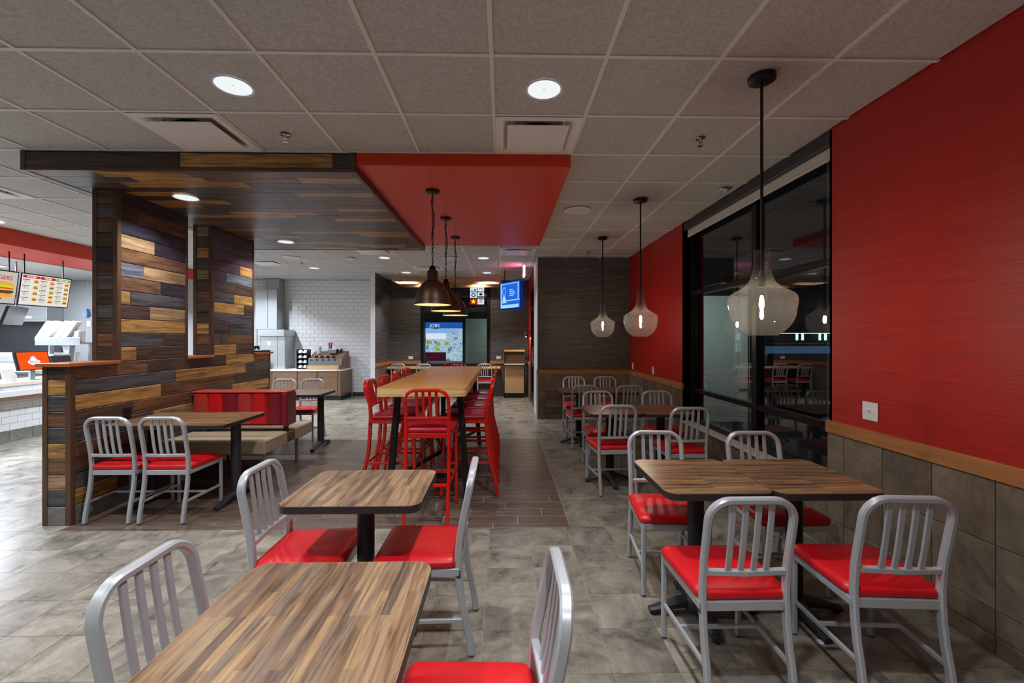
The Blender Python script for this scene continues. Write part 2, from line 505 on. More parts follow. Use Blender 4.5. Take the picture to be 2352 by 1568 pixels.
def pieces(parent, name, rects, orient, t, mat, ch=.0015, limit=300, stuffname=None):
    """rects: (x,y,z,w,h[,mat]); each becomes a child object, the ones showing least are joined"""
    rot = ROT[orient]; rm = Euler(rot).to_matrix()
    key = lambda r: -in_view(r[:3]) * math.sqrt(r[3] * r[4])
    rects = sorted(rects, key=key)
    for r in rects[:limit]:
        if len(rects) > limit and in_view(r[:3], 200) == 0: break
        m = r[5] if len(r) > 5 else mat
        k = (round(r[3], 3), round(r[4], 3), t, ch, m)
        if k not in PCACHE:
            me = bpy.data.meshes.new(name); v, f = piece_geo(*k[:4]); me.from_pydata(v, [], f); me.materials.append(MT[m]); me.update()
            PCACHE[k] = me
        link(name, PCACHE[k], parent, r[:3], rot)
    rest = [r for i, r in enumerate(rects) if i >= limit or (len(rects) > limit and in_view(r[:3], 200) == 0)]
    if rest:
        mb = MB(); ms = sorted({(r[5] if len(r) > 5 else mat) for r in rest})
        for r in rest:
            v, f = piece_geo(r[3], r[4], t, ch); o = Vector(r[:3])
            mb.mi = ms.index(r[5] if len(r) > 5 else mat)
            mb.add([tuple(rm @ Vector(q) + o) for q in v], f)
        mb.build(stuffname or ('far_' + name), ms, parent, kind='stuff')
def breaks(a, b, step, start):
    k = math.floor((a - start) / step); xs = [a]
    x = start + k * step
    while x < b - .004:
        if x > a + .004: xs.append(x)
        x += step
    xs.append(b); return xs

# ================================================================== SETTING
CZ = 2.97
XR = 2.33           # right wall
XP = -3.44          # plank partition face
YB = 11.25          # far wall
YD = 8.02           # dark wall behind the right tables
# ---- floor
PX0, PX1, PY0, PY1 = XP, .527, 3.425, 6.425
fl = tag(MB().box(-11, 2.6, -3, YB + .1, -.12, -.003).build('floor', 'grout'), 'tiled restaurant floor, grey stone tiles with a wood-look plank field', 'floor', kind='structure')
xs = breaks(-11, 2.33, .298, -.103); ys = breaks(-3, YB, .3, 3.425)
rc = []
G = .0022
for i in range(len(xs) - 1):
    for j in range(len(ys) - 1):
        x0, x1, y0, y1 = xs[i], xs[i + 1], ys[j], ys[j + 1]
        if PY0 - .01 < (y0 + y1) / 2 < PY1 and x1 > PX0 - .2 and x0 < PX1:
            if x0 < PX0 - .2: x1 = PX0 - .2
            elif x1 > PX1: x0 = PX1
            else: continue
        if x1 - x0 < .01: continue
        rc.append(((x0 + x1) / 2, (y0 + y1) / 2, -.003, x1 - x0 - G, y1 - y0 - G))
rc.append((PX0 - .1, (PY0 + 3.53) / 2, -.003, .2 - G, .105 - G))
pieces(fl, 'floor_tile', rc, 'floor', .003, 'floor_tile', .001, 300)
rc = []; y = PY0; k = 0
rows = [PY0, PY0 + .075]
while rows[-1] < PY1 - .02: rows.append(min(rows[-1] + .1525, PY1))
for j in range(len(rows) - 1):
    off = (.0, .41, .2, .51, .1, .33)[j % 6]
    xs = breaks(PX0, PX1, .61, PX1 - off)
    for i in range(len(xs) - 1):
        if xs[i + 1] - xs[i] < .02: continue
        rc.append(((xs[i] + xs[i + 1]) / 2, (rows[j] + rows[j + 1]) / 2, -.003, xs[i + 1] - xs[i] - .004, rows[j + 1] - rows[j] - .004))
pl_base = MB().box(PX0, PX1, PY0, PY1, -.0029, -.0022).build('plank_grout', 'grout_light', fl)
pieces(fl, 'wood_look_plank', rc, 'floor', .003, 'floor_plank', .001, 300)

# ---- ceiling
ce = tag(MB().box(-11, 2.6, -3, YB + .1, CZ + .03, CZ + .12).build('ceiling', 'grid_white'), 'suspended ceiling of square white tiles in a white grid', 'ceiling', kind='structure')
GX = breaks(-11, XR, .6096, .547); GY = breaks(-3, YB, .6096, 2.2835)
# tiles replaced by other fittings
DIFF = [(-2.195, 3.2), (.243, 3.2), (.243, 7.47), (-2.195, 7.47), (-1.586, 9.3), (-5.24, 4.42), (-4.634, 8.69)]
rc = []
for i in range(len(GX) - 1):
    for j in range(len(GY) - 1):
        x, y = (GX[i] + GX[i + 1]) / 2, (GY[j] + GY[j + 1]) / 2
        if any(abs(x - a) < .2 and abs(y - b) < .2 for a, b in DIFF): continue
        rc.append((x, y, CZ + .012, GX[i + 1] - GX[i] - .02, GY[j + 1] - GY[j] - .02))
pieces(ce, 'ceiling_tile', rc, 'ceil', .006, 'ceiling_tile', .001, 300)
bx = MB().box(-.012, .012, -3, YB, 0, .012, .0015)
first = None
for x in GX[1:-1]:
    if first is None: first = bx.build('ceiling_runner', 'grid_white', ce, loc=(x, 0, CZ - .002))
    else: link('ceiling_runner', first.data, ce, (x, 0, CZ - .002))
bx = MB().box(-11, XR, -.012, .012, 0, .012, .0015); first = None
for y in GY[1:-1]:
    if first is None: first = bx.build('ceiling_cross_tee', 'grid_white', ce, loc=(0, y, CZ - .0015))
    else: link('ceiling_cross_tee', first.data, ce, (0, y, CZ - .0015))

# ---- right wall (red, window opening y 3.05..5.56)
WY0, WY1, WX = 3.06, 5.60, 2.45
wr = MB()
wr.box(XR, 2.6, -3, WY0, 0, CZ + .02)
wr.box(XR, 2.6, WY1, YD, 0, CZ + .02)
wr.box(XR, 2.6, WY0, WY1, 0, .40)
wr = tag(wr.build('wall_right', 'red_cloth'), 'red grasscloth wall on the right with stone tile wainscot', 'wall', kind='structure')
def wain(parent, orient, fixed, a, b, ztop, start, t=.012, zrows=None):
    rc = []
    zr = zrows or [z for z in (0.0, .085, .21, .515, .82) if z < ztop - .03] + [ztop]
    bs = breaks(a, b, .305, start)
    for i in range(len(bs) - 1):
        if bs[i + 1] - bs[i] < .012: continue
        for j in range(len(zr) - 1):
            c, z = (bs[i] + bs[i + 1]) / 2, (zr[j] + zr[j + 1]) / 2
            wd, h = bs[i + 1] - bs[i] - .004, zr[j + 1] - zr[j] - .004
            rc.append(((fixed, c, z, wd, h) if orient[0] == 'x' else (c, fixed, z, wd, h)))
    pieces(parent, 'wall_tile', rc, orient, t, 'wall_tile', .0015, 300)
def backing(parent, x0, x1, y0, y1, z1):
    MB().box(x0, x1, y0, y1, 0, z1).build('tile_grout', 'grout_dark', parent)
backing(wr, XR - .006, XR, -3, WY0, .82); wain(wr, 'xneg', XR - .004, -3, WY0, .82, 2.613)
backing(wr, XR - .006, XR, WY0, WY1, .40); wain(wr, 'xneg', XR - .004, WY0, WY1, .40, 2.613)
backing(wr, XR - .006, XR, WY1, YD, .82); wain(wr, 'xneg', XR - .004, WY1, YD, .82, 2.613)
def rail(n, x0, x1, y0, y1, label):
    tag(MB().box(x0, x1, y0, y1, .82, .905, .004).build('trim_%d' % n, 'rail_wood' if x1 - x0 > y1 - y0 else 'ledge_rail'), label, 'trim', kind='structure')
wood('ledge_rail', S(150, 98, 56), S(186, 128, 78), 'y', 1.5, 30, rough=.32, knots=False, bs=.08)
rail(1, XR - .028, XR + .01, -3, WY0 + .012, 'oak chair rail on the right wall nearest the camera')
rail(2, XR - .028, XR + .01, WY1 - .012, YD, 'oak chair rail on the red wall beyond the window')
MB().box(XR - .03, WX, WY0 - .004, WY1 + .004, .40, .425, .004).build('window_sill', 'sill_white', wr)

# ---- dark wall facing, right
wd_ = MB(); wd_.box(.64, 2.6, YD, YD + .25, 0, CZ + .02)
wdk = tag(wd_.build('wall_dark', 'dark_cloth'), 'dark ribbed wallcovering wall behind the window side tables', 'wall', kind='structure')
backing(wdk, .64, XR, YD - .006, YD, .82); wain(wdk, 'yneg', YD - .004, .64, XR, .82, 2.0)
rail(3, .615, XR, YD - .028, YD + .01, 'oak chair rail on the dark wall by the far tables')
MB().box(.612, .64, YD - .02, YD + .05, .905, CZ, .003).build('corner_guard', 'white_plastic', wdk)
MB().box(.625, .64, YD - .012, YD + .25, 0, .82, .002).build('corner_guard', 'steel_satin', wdk)

# ---- entry side wall x=.64, y 8.27..11.25
we = MB(); we.box(.64, .8, 10.2, YB, 0, CZ); we.box(.64, .8, YD + .25, 8.9, 0, CZ); we.box(.64, .8, 8.9, 10.2, 2.6, CZ)
we.mi = 1
wen = tag(we.build('wall_entry', ['red_cloth', 'red_cloth']), 'narrow red side wall beside the entrance door', 'wall', kind='structure')
MB().box(.628, .64, YD + .25, 8.9, .0, CZ).build('wall_panel', 'white_wall', wen)
MB().box(.625, .64, 10.2, YB, .0, .82).build('wall_tile', 'wall_tile', wen)
rail(4, .615, .64, 10.2, YB, 'short oak chair rail beside the entrance door')
dr = thing('door_1', 'black framed glass entrance door at the far right', 'door', (0, 0, 0), kind='structure')
f = MB()
f.box(.65, .71, 8.9, 9.0, 0, 2.6); f.box(.65, .71, 10.1, 10.2, 0, 2.6); f.box(.65, .71, 9.0, 10.1, 2.1, 2.2); f.box(.65, .71, 9.0, 10.1, 2.52, 2.6); f.box(.65, .71, 9.0, 10.1, 0, .25); f.box(.65, .71, 9.0, 10.1, .95, 1.03)
f.build('door_frame', 'window_frame', dr)
MB().box(.675, .683, 9.0, 10.1, .25, .95).build('pane', 'window_glass', dr)
MB().box(.675, .683, 9.0, 10.1, 1.03, 2.1).build('pane', 'window_glass', dr)
MB().box(.675, .683, 9.0, 10.1, 2.2, 2.52).build('pane', 'window_glass', dr)
MB().box(.60, .62, 9.1, 9.13, .9, 1.3).box(.60, .65, 9.1, 9.13, .92, .95).box(.60, .65, 9.1, 9.13, 1.25, 1.28).build('door_handle', 'steel', dr)

# ---- far wall y=YB: dark part x -2.93..0.64 with a window; white tiled part x -11..-3.03
BX0, BX1, BZ0, BZ1 = -2.08, -.385, .78, 2.9
wf = MB()
wf.box(-2.93, BX0, YB, YB + .2, 0, CZ); wf.box(BX1, .8, YB, YB + .2, 0, CZ); wf.box(BX0, BX1, YB, YB + .2, 0, BZ0); wf.box(BX0, BX1, YB, YB + .2, BZ1, CZ)
wfo = tag(wf.build('wall_far', 'dark_cloth'), 'dark ribbed far wall around the rear window', 'wall', kind='structure')
backing(wfo, -2.93, .64, YB - .006, YB, .78); wain(wfo, 'yneg', YB - .004, -2.93, .64, .78, 0)
tag(MB().box(-2.93, BX0 - .02, YB - .028, YB, .82, .905, .004).build('trim_5', 'rail_wood'), 'oak chair rail left of the rear window', 'trim', kind='structure')
tag(MB().box(BX1 + .02, .64, YB - .028, YB, .82, .905, .004).build('trim_6', 'rail_wood'), 'oak chair rail right of the rear window', 'trim', kind='structure')
# short return wall, white tile on its end, dark inside
ws = tag(MB().box(-3.03, -2.925, 10.0, YB, 0, CZ).build('wall_return', 'white_wall'), 'short return wall with white tiled end and dark inner face', 'wall', kind='structure')
MB().box(-2.925, -2.915, 10.0, YB, .905, CZ).build('dark_covering', 'dark_cloth', ws)
backing(ws, -2.925, -2.919, 10.0, YB, .82); wain(ws, 'xpos', -2.921, 10.0, YB, .82, 10.2, .008)
MB().box(-2.925, -2.895, 9.99, YB, .82, .905, .003).build('chair_rail', 'ledge_rail', ws)
rc = [(-2.977, 9.998, .15 + .1016 * j + .05, .102, .0985) for j in range(28) if .15 + .1016 * (j + 1) < CZ + .03]
pieces(ws, 'subway_tile', rc, 'yneg', .008, 'white_tile', .0015, 300)
wt = tag(MB().box(-7.4, -2.93, YB, YB + .2, 0, CZ).build('wall_white', 'grout_white'), 'white subway tiled wall behind the drinks counter', 'wall', kind='structure')
rc = []
for j in range(29):
    z0 = .1 + j * .1; z1 = min(z0 + .1, CZ)
    for a, b_ in zip(*(lambda q: (q[:-1], q[1:]))(breaks(-7.4, -3.03, .2, (-3.03 if j % 2 else -2.93)))):
        if z0 < .65 and b_ < -3.85: continue
        if b_ - a > .02: rc.append(((a + b_) / 2, YB, (z0 + z1) / 2, b_ - a - .004, z1 - z0 - .004))
pieces(wt, 'subway_tile', rc, 'yneg', .008, 'white_tile', .0015, 300)
tag(MB().box(-3.85, -3.03, YB - .015, YB, 0, .1, .002).build('baseboard_far', 'grout_dark'), 'dark baseboard under the white tiled wall', 'baseboard', kind='structure')
# unseen walls that close the room
tag(MB().box(-11, 2.6, -3.2, -3, 0, CZ + .1).build('wall_near', 'grey_wall'), 'grey wall behind the camera', 'wall', kind='structure')
tag(MB().box(-11.2, -11, -3, YB, 0, CZ + .1).build('wall_left', 'white_wall'), 'white kitchen wall at the far left', 'wall', kind='structure')
tag(MB().box(-11, -7.4, 9.6, 9.75, 0, CZ + .1).box(-7.5, -7.4, 9.75, YB, 0, CZ + .1).build('wall_kitchen', 'white_wall'), 'kitchen end wall with stainless panels', 'wall', kind='structure')

# ---- windows
def win_frame(parent, orient, verts):
    pass
wn = thing('window_1', 'tall black framed window in the right wall, night outside', 'window', (0, 0, 0), kind='structure')
fx0, fx1 = WX - .03, WX + .06
f = MB()
for (y0, y1) in ((WY0, WY0 + .05), (4.12, 4.20), (WY1 - .05, WY1)): f.box(fx0, fx1, y0, y1, .425, CZ, .003)
for (z0, z1) in ((.425, .48), (.80, .85), (2.035, 2.09), (2.88, CZ)): f.box(fx0 + .004, fx1 - .004, WY0, WY1, z0, z1, .003)
f.build('window_frame', 'window_frame', wn)
for (y0, y1) in ((WY0 + .05, 4.12), (4.20, WY1 - .05)):
    for (z0, z1) in ((.48, .80), (.85, 2.035), (2.09, 2.88)):
        MB().box(WX + .01, WX + .016, y0, y1, z0, z1).build('pane', 'window_glass', wn)
# red returns of the recess
MB().box(XR, WX + .08, WY1, WY1 + .02, .425, CZ).build('reveal', 'red_cloth', wn)
MB().box(XR, WX + .08, WY0 - .02, WY0, .425, CZ).build('reveal', 'red_cloth', wn)
wn2 = thing('window_2', 'black framed rear window in the dark far wall', 'window', (0, 0, 0), kind='structure')
f = MB()
f.box(BX0 - .04, BX0 + .04, YB - .03, YB + .08, BZ0, BZ1, .003); f.box(BX1 - .04, BX1 + .04, YB - .03, YB + .08, BZ0, BZ1, .003)
f.box(BX0, BX1, YB - .025, YB + .075, BZ0 - .04, BZ0 + .05, .003); f.box(BX0, BX1, YB - .025, YB + .075, BZ1 - .05, BZ1, .003)
f.build('window_frame', 'window_frame', wn2)
MB().box(BX0, BX1, YB + .02, YB + .026, BZ0 + .05, BZ1 - .05).build('pane', 'window_glass', wn2)
# roller shade
rs = thing('roller_shade', 'white roller shade rolled up under a dark fascia above the window', 'window shade', (0, 0, 0))
MB().box(XR + .005, WX - .035, WY0 + .01, WY1 - .01, CZ - .095, CZ - .004, .004).build('fascia', 'fascia_grey', rs)
MB().box(XR + .003, WX - .035, WY0 + .004, WY0 + .014, CZ - .11, CZ - .004, .002).build('bracket', 'black_plastic', rs)
MB().box(XR + .05, XR + .056, WY0 + .03, WY1 - .03, CZ - .165, CZ - .09).lathe([(0.012, 0)], 3) if 0 else None
mb = MB(); mb.box(XR + .05, XR + .056, WY0 + .03, WY1 - .03, CZ - .165, CZ - .09); mb.box(XR + .044, XR + .062, WY0 + .03, WY1 - .03, CZ - .185, CZ - .16, .004)
mb.build('shade_fabric', 'shade_fabric', rs)
ch_ = MB()
for s_ in (-.008, .016):
    ch_.tube([(XR + .035, WY0 + .05 + s_, .55), (XR + .035, WY0 + .05 + s_, CZ - .1)], .0009, 4)
    z = .55
    while z < CZ - .1:
        ch_.lathe([(.0004, -.0022), (.0026, 0), (.0004, .0022)], 5, (XR + .035, WY0 + .05 + s_, z)); z += .0075
ch_.build('bead_chain', 'steel_satin', rs, kind='stuff')

# ---- outside (night)
tag(MB().box(2.61, 200, -40, 300, -.2, -.12).box(-60, 2.61, YB + 3.2, 300, -.2, -.12).build('ground', 'asphalt'), 'dark asphalt outside the windows', 'ground', kind='structure')
tag(MB().box(2.62, 4.75, 8.3, 8.5, -.12, 2.3).build('exterior_wall', 'stucco'), 'pale stucco outside wall seen through the side window', 'wall', kind='structure')
t = thing('downspout', 'pale metal downspout on the outside wall seen through the side window', 'pipe', (4.6, 8.24, -.12))
MB().box(-.06, .06, -.05, .05, 0, 2.6, .01).build('pipe', 'sill_white', t)
for z in (.6, 2.4): MB().box(-.075, .075, -.06, .06, z, z + .05, .005).build('strap', 'steel_satin', t)
t = thing('fuel_canopy', 'distant lit canopy with teal tubes seen through the window', 'canopy', (81, 120, -.12))
MB().box(0, 24, 0, 6, 2.9, 3.0).build('roof_band', 'teal_tube', t)
for x in (1.0, 2.6, 7.5, 9.1, 14, 16): MB().box(x, x + .5, .2, .5, 0, 1.0).build('post', 'dark_room', t); MB().box(x, x + .5, .2, .5, 1.0, 2.9).build('tube_post', 'teal_tube', t)
t = thing('distant_building', 'low distant building with dim blue lit band', 'building', (26, 45, -.12))
MB().box(0, 30, 0, 8, 0, .9).build('wall', 'dark_room', t)
MB().box(-.02, 30, -.05, .0, -0.35 + .3, .75).build('blue_band', 'blue_band', t)
# lit shop beyond the rear window
sh = thing('shop_front', 'bright blue and white shop display seen through the rear window', 'shop display', (-2.35, 13.2, -.1))
MB().box(0, 1.12, 0, .06, .9, 1.88).build('display', 'shop_display', sh)
MB().box(0, 1.12, -.01, 0, 1.88, 2.06).build('header', 'tv_blue', sh)
MB().box(0.02, 1.0, -.012, 0, 1.74, 1.86).build('header_band', 'tv_light', sh)
MB().box(.02, .62, -.014, 0, 1.55, 1.73).build('white_band', 'scr_logo', sh); MB().box(.0, .62, -.03, 0, .9, 1.16).build('low_shelf', 'sign_dim', sh)
text('JOIN', .14, 'scr_logo', sh, (.28, -.02, 1.96), (PI / 2, 0, 0))
for (x, z) in ((.08, 1.42), (.32, 1.36), (.58, 1.38), (.3, 1.2)):
    MB().box(x, x + .12, -.015, 0, z, z + .09, .002).build('price_card', 'card_yellow', sh)
MB().box(-.06, 0, -.02, .1, 0, 2.15).box(1.12, 1.2, -.02, .1, 0, 2.15).box(-.06, 1.2, -.02, .1, 2.06, 2.2).build('frame', 'black_metal', sh)
tag(MB().box(-3.2, 2.8, 13.4, 13.6, -.12, 2.08).box(-3.2, -3.1, YB + .2, 13.4, -.12, 3.2).box(2.6, 2.8, 8.5, 13.4, -.12, 3.2).build('wall_outer', 'stucco'), 'pale grey wall seen through the rear window', 'wall', kind='structure')
tag(MB().box(-3.2, 2.6, YB + .2, 13.4, -.2, -.1).box(.8, 2.6, YD + .25, YB + .2, -.2, -.1).build('walkway', 'asphalt'), 'dark walkway outside the rear window', 'ground', kind='structure')
lg = thing('logo_panel', 'lit panel of small square brand emblems hanging in the rear window', 'sign', (-.77, YB - .005, 1.0))
def disc(r, n=20, z=0, th=.002, cx=0, cz=0):
    return MB().prism([(cx + r * math.cos(2 * PI * i / n), cz + r * math.sin(2 * PI * i / n)) for i in range(n)], -th, th, 'y')
names = [('sign_white', 'shop_dark', 0), ('sign_white', 'shop_dark', 1), ('sign_white', 'shop_green', 2), ('sign_white', 'shop_dark', 3), ('sign_red', 'sign_yellow', 4), ('sign_white', 'shop_dark', 5)]
for i, (bgm, fm, kd) in enumerate(names):
    cx = -.0 + (i % 2) * .19; cz = 1.76 - (i // 2) * .165
    sq = MB().box(cx - .085, cx + .085, -.008, 0, cz - .072, cz + .072, .002).build('emblem_tile', bgm, lg)
    mb = MB()
    if kd == 2:
        mb.prism([(cx + .058 * math.cos(2 * PI * k / 20), cz + .058 * math.sin(2 * PI * k / 20)) for k in range(20)], -.012, -.008, 'y')
    elif kd == 4:
        mb.prism([(cx + (.07 if k % 2 == 0 else .03) * math.sin(2 * PI * k / 10), cz + (.07 if k % 2 == 0 else .03) * math.cos(2 * PI * k / 10)) for k in range(10)], -.012, -.008, 'y')
    elif kd == 3:
        mb.prism([(cx + .045 * math.cos(2 * PI * k / 6), cz + .02 + .035 * math.sin(2 * PI * k / 6)) for k in range(6)], -.012, -.008, 'y'); mb.box(cx - .08, cx + .08, -.012, -.008, cz - .065, cz - .03)
    elif kd == 1:
        mb.tube([(cx + .045 * math.cos(a * PI / 8), -.01, cz - .04 + .05 * math.sin(a * PI / 8)) for a in range(9)], .006, 5)
    elif kd == 0:
        mb.box(cx + .02, cx + .06, -.012, -.008, cz - .05, cz - .01); mb.box(cx - .06, cx, -.012, -.008, cz - .05, cz - .04)
    else:
        mb.tube([(cx + .03 * math.cos(a * PI / 6), -.01, cz + .03 * math.sin(a * PI / 6)) for a in range(12)], .005, 5, True); mb.box(cx - .05, cx + .05, -.012, -.008, cz + .04, cz + .055)
    mb.build('emblem', fm, sq)
    if kd == 2:
        q = MB(); q.prism([(cx + (.045 if k % 2 == 0 else .018) * math.sin(2 * PI * k / 10), cz + (.045 if k % 2 == 0 else .018) * math.cos(2 * PI * k / 10)) for k in range(10)], -.015, -.012, 'y'); q.build('emblem', 'sign_white', sq)
MB().box(-.1, .28, .0, .004, 1.34, 1.85).build('backing_plate', 'black_plastic', lg)

# ================================================================== PLANK PARTITION
pw = thing('wall_partition', 'low wall and two columns clad in mixed stained wood planks', 'wall', (0, 0, 0), kind='structure')
PY_0, PY_1 = 3.53, 6.49; C1 = (3.95, 4.81); C2 = (5.21, 6.07); TH = .21
CANZ = 2.815
core = MB(); core.box(XP - TH + .012, XP - .012, PY_0 + .012, PY_1 - .012, 0, 1.27)
for c in (C1, C2): core.box(XP - TH + .012, XP - .012, c[0] + .012, c[1] - .012, 1.27, CANZ)
core.build('wall_core', 'black_plastic', pw)
RH = .1256; Z0 = .15
low = {8: [(4.28, 'brown'), (5.47, 'dark'), (9, 'honey')], 7: [(4.65, 'charcoal'), (5.885, 'honey'), (9, 'charcoal')],
       6: [(4.445, 'honey'), (5.66, 'brown'), (9, 'dark')], 5: [(4.115, 'dark'), (4.85, 'brown'), (5.6, 'charcoal'), (9, 'honey')],
       4: [(4.35, 'charcoal'), (5.3, 'tan'), (9, 'brown')], 3: [(4.2, 'brown'), (5.0, 'dark'), (9, 'charcoal')],
       2: [(4.3, 'dark'), (5.2, 'charcoal'), (9, 'brown')], 1: [(4.05, 'charcoal'), (5.1, 'brown'), (9, 'dark')], 0: [(3.95, 'honey'), (4.9, 'dark'), (5.8, 'tan'), (9, 'brown')]}
col1 = [[(9, 'navy')], [(4.165, 'dark'), (9, 'brown')], [(9, 'navy')], [(4.365, 'tan'), (9, 'navy')], [(9, 'brown')], [(4.237, 'bluegrey'), (9, 'tan')],
        [(4.44, 'brown'), (9, 'navy')], [(4.085, 'honey'), (9, 'charcoal')], [(4.31, 'dark'), (9, 'tan')], [(9, 'honey')], [(4.48, 'charcoal'), (9, 'dark')], [(4.155, 'honey'), (9, 'dark')]]
col2 = [[(9, 'purple')], [(9, 'purple')], [(5.33, 'charcoal'), (9, 'purple')], [(5.76, 'purple'), (9, 'honey')], [(5.47, 'purple'), (9, 'bluegrey')], [(9, 'dark')],
        [(5.63, 'charcoal'), (9, 'honey')], [(5.85, 'honey'), (9, 'dark')], [(9, 'charcoal')], [(5.54, 'dark'), (9, 'charcoal')], [(5.36, 'charcoal'), (9, 'brown')], [(5.68, 'honey'), (9, 'dark')]]
def prow(rc, z, h, a, b_, segs, fixed, mir=False):
    s = a
    for e_, c in segs:
        e = min(e_, b_)
        if e - s > .01: rc.append((fixed, (s + e) / 2, z + h / 2, e - s - .002, h - .005, 'plank_' + c))
        s = e
        if s >= b_: break
rc = []
for j in range(9): prow(rc, Z0 + j * RH, RH, PY_0 + .035, PY_1 - .03, low[j], XP - .012)
rh = (CANZ - Z0 - 9 * RH) / 12
for c, tb in ((C1, col1), (C2, col2)):
    for j in range(12): prow(rc, CANZ - (j + 1) * rh, rh, c[0] + .035, c[1] - .03, tb[j], XP - .012)
pieces(pw, 'wood_plank', rc, 'xpos', .014, 'plank_dark', .003)
# kitchen side of the wall
kinds = ['honey', 'dark', 'charcoal', 'brown', 'tan', 'navy']
rc = []
for j in range(9): prow(rc, Z0 + j * RH, RH, PY_0 + .035, PY_1 - .03, [(3.6 + .9 * (j % 3 + 1) / 1.3, kinds[j % 6]), (5.6, kinds[(j + 3) % 6]), (9, kinds[(j + 1) % 6])], XP - TH + .012)
for c in (C1, C2):
    for j in range(12): prow(rc, CANZ - (j + 1) * rh, rh, c[0] + .03, c[1] - .03, [(9, kinds[(j * 5) % 6])], XP - TH + .012)
pieces(pw, 'wood_plank', rc, 'xneg', .014, 'plank_dark', .003)
def endface(y, zs, tb, orient):
    rc = []
    for j, c in enumerate(tb):
        z0, h = zs(j); rc.append((XP - TH / 2, y, z0 + h / 2, TH - .07, h - .005, 'plank_' + c))
    pieces(pw, 'wood_plank', rc, orient, .014, 'plank_dark', .003)
endface(PY_0 + .012, lambda j: (Z0 + (8 - j) * RH, RH), ['dark', 'honey', 'charcoal', 'brown', 'charcoal', 'honey', 'brown', 'tan', 'charcoal'], 'yneg')
endface(PY_1 - .012, lambda j: (Z0 + (8 - j) * RH, RH), ['dark', 'honey', 'charcoal', 'brown', 'charcoal', 'honey', 'brown', 'tan', 'charcoal'], 'ypos')
e1 = ['brown', 'charcoal', 'brown', 'dark', 'navy', 'dark', 'charcoal', 'dark', 'charcoal', 'dark', 'brown', 'dark']
e2 = ['tan', 'dark', 'honey', 'charcoal', 'tan', 'dark', 'brown', 'dark', 'dark', 'honey', 'brown', 'dark']
for c, e_ in ((C1, e1), (C2, e2)):
    endface(c[0] + .012, lambda j: (CANZ - (j + 1) * rh, rh), e_, 'yneg')
    endface(c[1] - .012, lambda j: (CANZ - (j + 1) * rh, rh), e_[::-1], 'ypos')
def post(x0, x1, y0, y1, z0, z1, m='trim_wood'):
    MB().box(x0, x1, y0, y1, z0, z1, .002).build('corner_trim', m, pw)
tw = .035; pr_ = .006
for (a, b_, z0, z1) in ((PY_0, PY_1, 0, 1.262), (C1[0], C1[1], 1.27, CANZ), (C2[0], C2[1], 1.27, CANZ)):
    for y0, y1 in ((a - pr_, a + tw), (b_ - tw, b_ + pr_)):
        post(XP - tw + .0, XP + pr_, y0, y1, z0, z1); post(XP - TH - pr_, XP - TH + tw, y0, y1, z0, z1)
# base tiles
rc = [(XP - .012, (a + b_) / 2, .074, b_ - a - .004, .144) for a, b_ in zip(*(lambda q: (q[:-1], q[1:]))(breaks(PY_0 + .035, PY_1 - .035, .61, PY_0)))]
pieces(pw, 'base_tile', rc, 'xpos', .018, 'base_tile', .002)
pieces(pw, 'base_tile', [(XP - TH / 2, PY_0 + .012, .074, TH - .07, .144)], 'yneg', .016, 'base_tile', .002)
pieces(pw, 'base_tile', [(XP - TH / 2, PY_1 - .012, .074, TH - .07, .144)], 'ypos', .016, 'base_tile', .002)
for a, b_ in ((PY_0 - .04, C1[0] + .004), (C1[1] - .004, C2[0] + .004), (C2[1] - .004, PY_1 + .04)):
    MB().box(XP - TH - .03, XP + .03, a, b_, 1.262, 1.29, .003).build('ledge_cap', 'ledge_wood', pw)
o_ = thing('wall_outlet', 'dark duplex outlet on the plank partition above the booth table', 'outlet', (XP + .003, 4.05, Z0 + 5 * RH + .02))
MB().box(-.001, .006, -.04, .04, -.06, .06, .002).build('plate', 'black_plastic', o_)
MB().box(.006, .009, -.018, .018, .008, .042, .001).box(.006, .009, -.018, .018, -.042, -.008, .001).build('socket', 'window_frame', o_)

# ---- wood canopy
cn = thing('wood_canopy', 'lowered ceiling canopy of mixed stained wood planks', 'canopy', (0, 0, 0), kind='structure')
KX0, KX1, KY0, KY1 = -3.79, -1.18, 3.50, 6.60
MB().box(KX0 + .012, KX1 - .012, KY0 + .012, KY1 - .012, CANZ + .012, CZ).build('canopy_core', 'black_plastic', cn)
rows = int(round((KY1 - KY0 - .06) / .122)); hh = (KY1 - KY0 - .06) / rows
rc = []; rr = random.Random(3)
wts = ['dark'] * 5 + ['charcoal'] * 3 + ['brown'] * 4 + ['honey'] * 3 + ['tan'] * 1
for j in range(rows):
    x = KX0 + .03; last = None
    x2 = x + rr.uniform(.3, 1.1)
    while x < KX1 - .03:
        x2 = min(x2, KX1 - .03)
        if KX1 - .03 - x2 < .15: x2 = KX1 - .03
        c = rr.choice([q for q in wts if q != last]); last = c
        rc.append(((x + x2) / 2, KY0 + .03 + (j + .5) * hh, CANZ + .014, x2 - x - .0015, hh - .003, 'plank_' + c))
        x = x2; x2 = x + rr.uniform(.45, 1.15)
pieces(cn, 'wood_plank', rc, 'ceil', .014, 'plank_dark', .002)
def fascia(x0, x1, col, y, orient):
    pieces(cn, 'wood_plank', [((x0 + x1) / 2, y, CANZ + .085, x1 - x0 - .002, .112, 'plank_' + col)], orient, .014, 'plank_dark', .002)
fascia(KX0 + .035, -2.56, 'dark', KY0 + .012, 'yneg'); fascia(-2.56, -1.36, 'honey', KY0 + .012, 'yneg'); fascia(-1.36, KX1 - .035, 'charcoal', KY0 + .012, 'yneg')
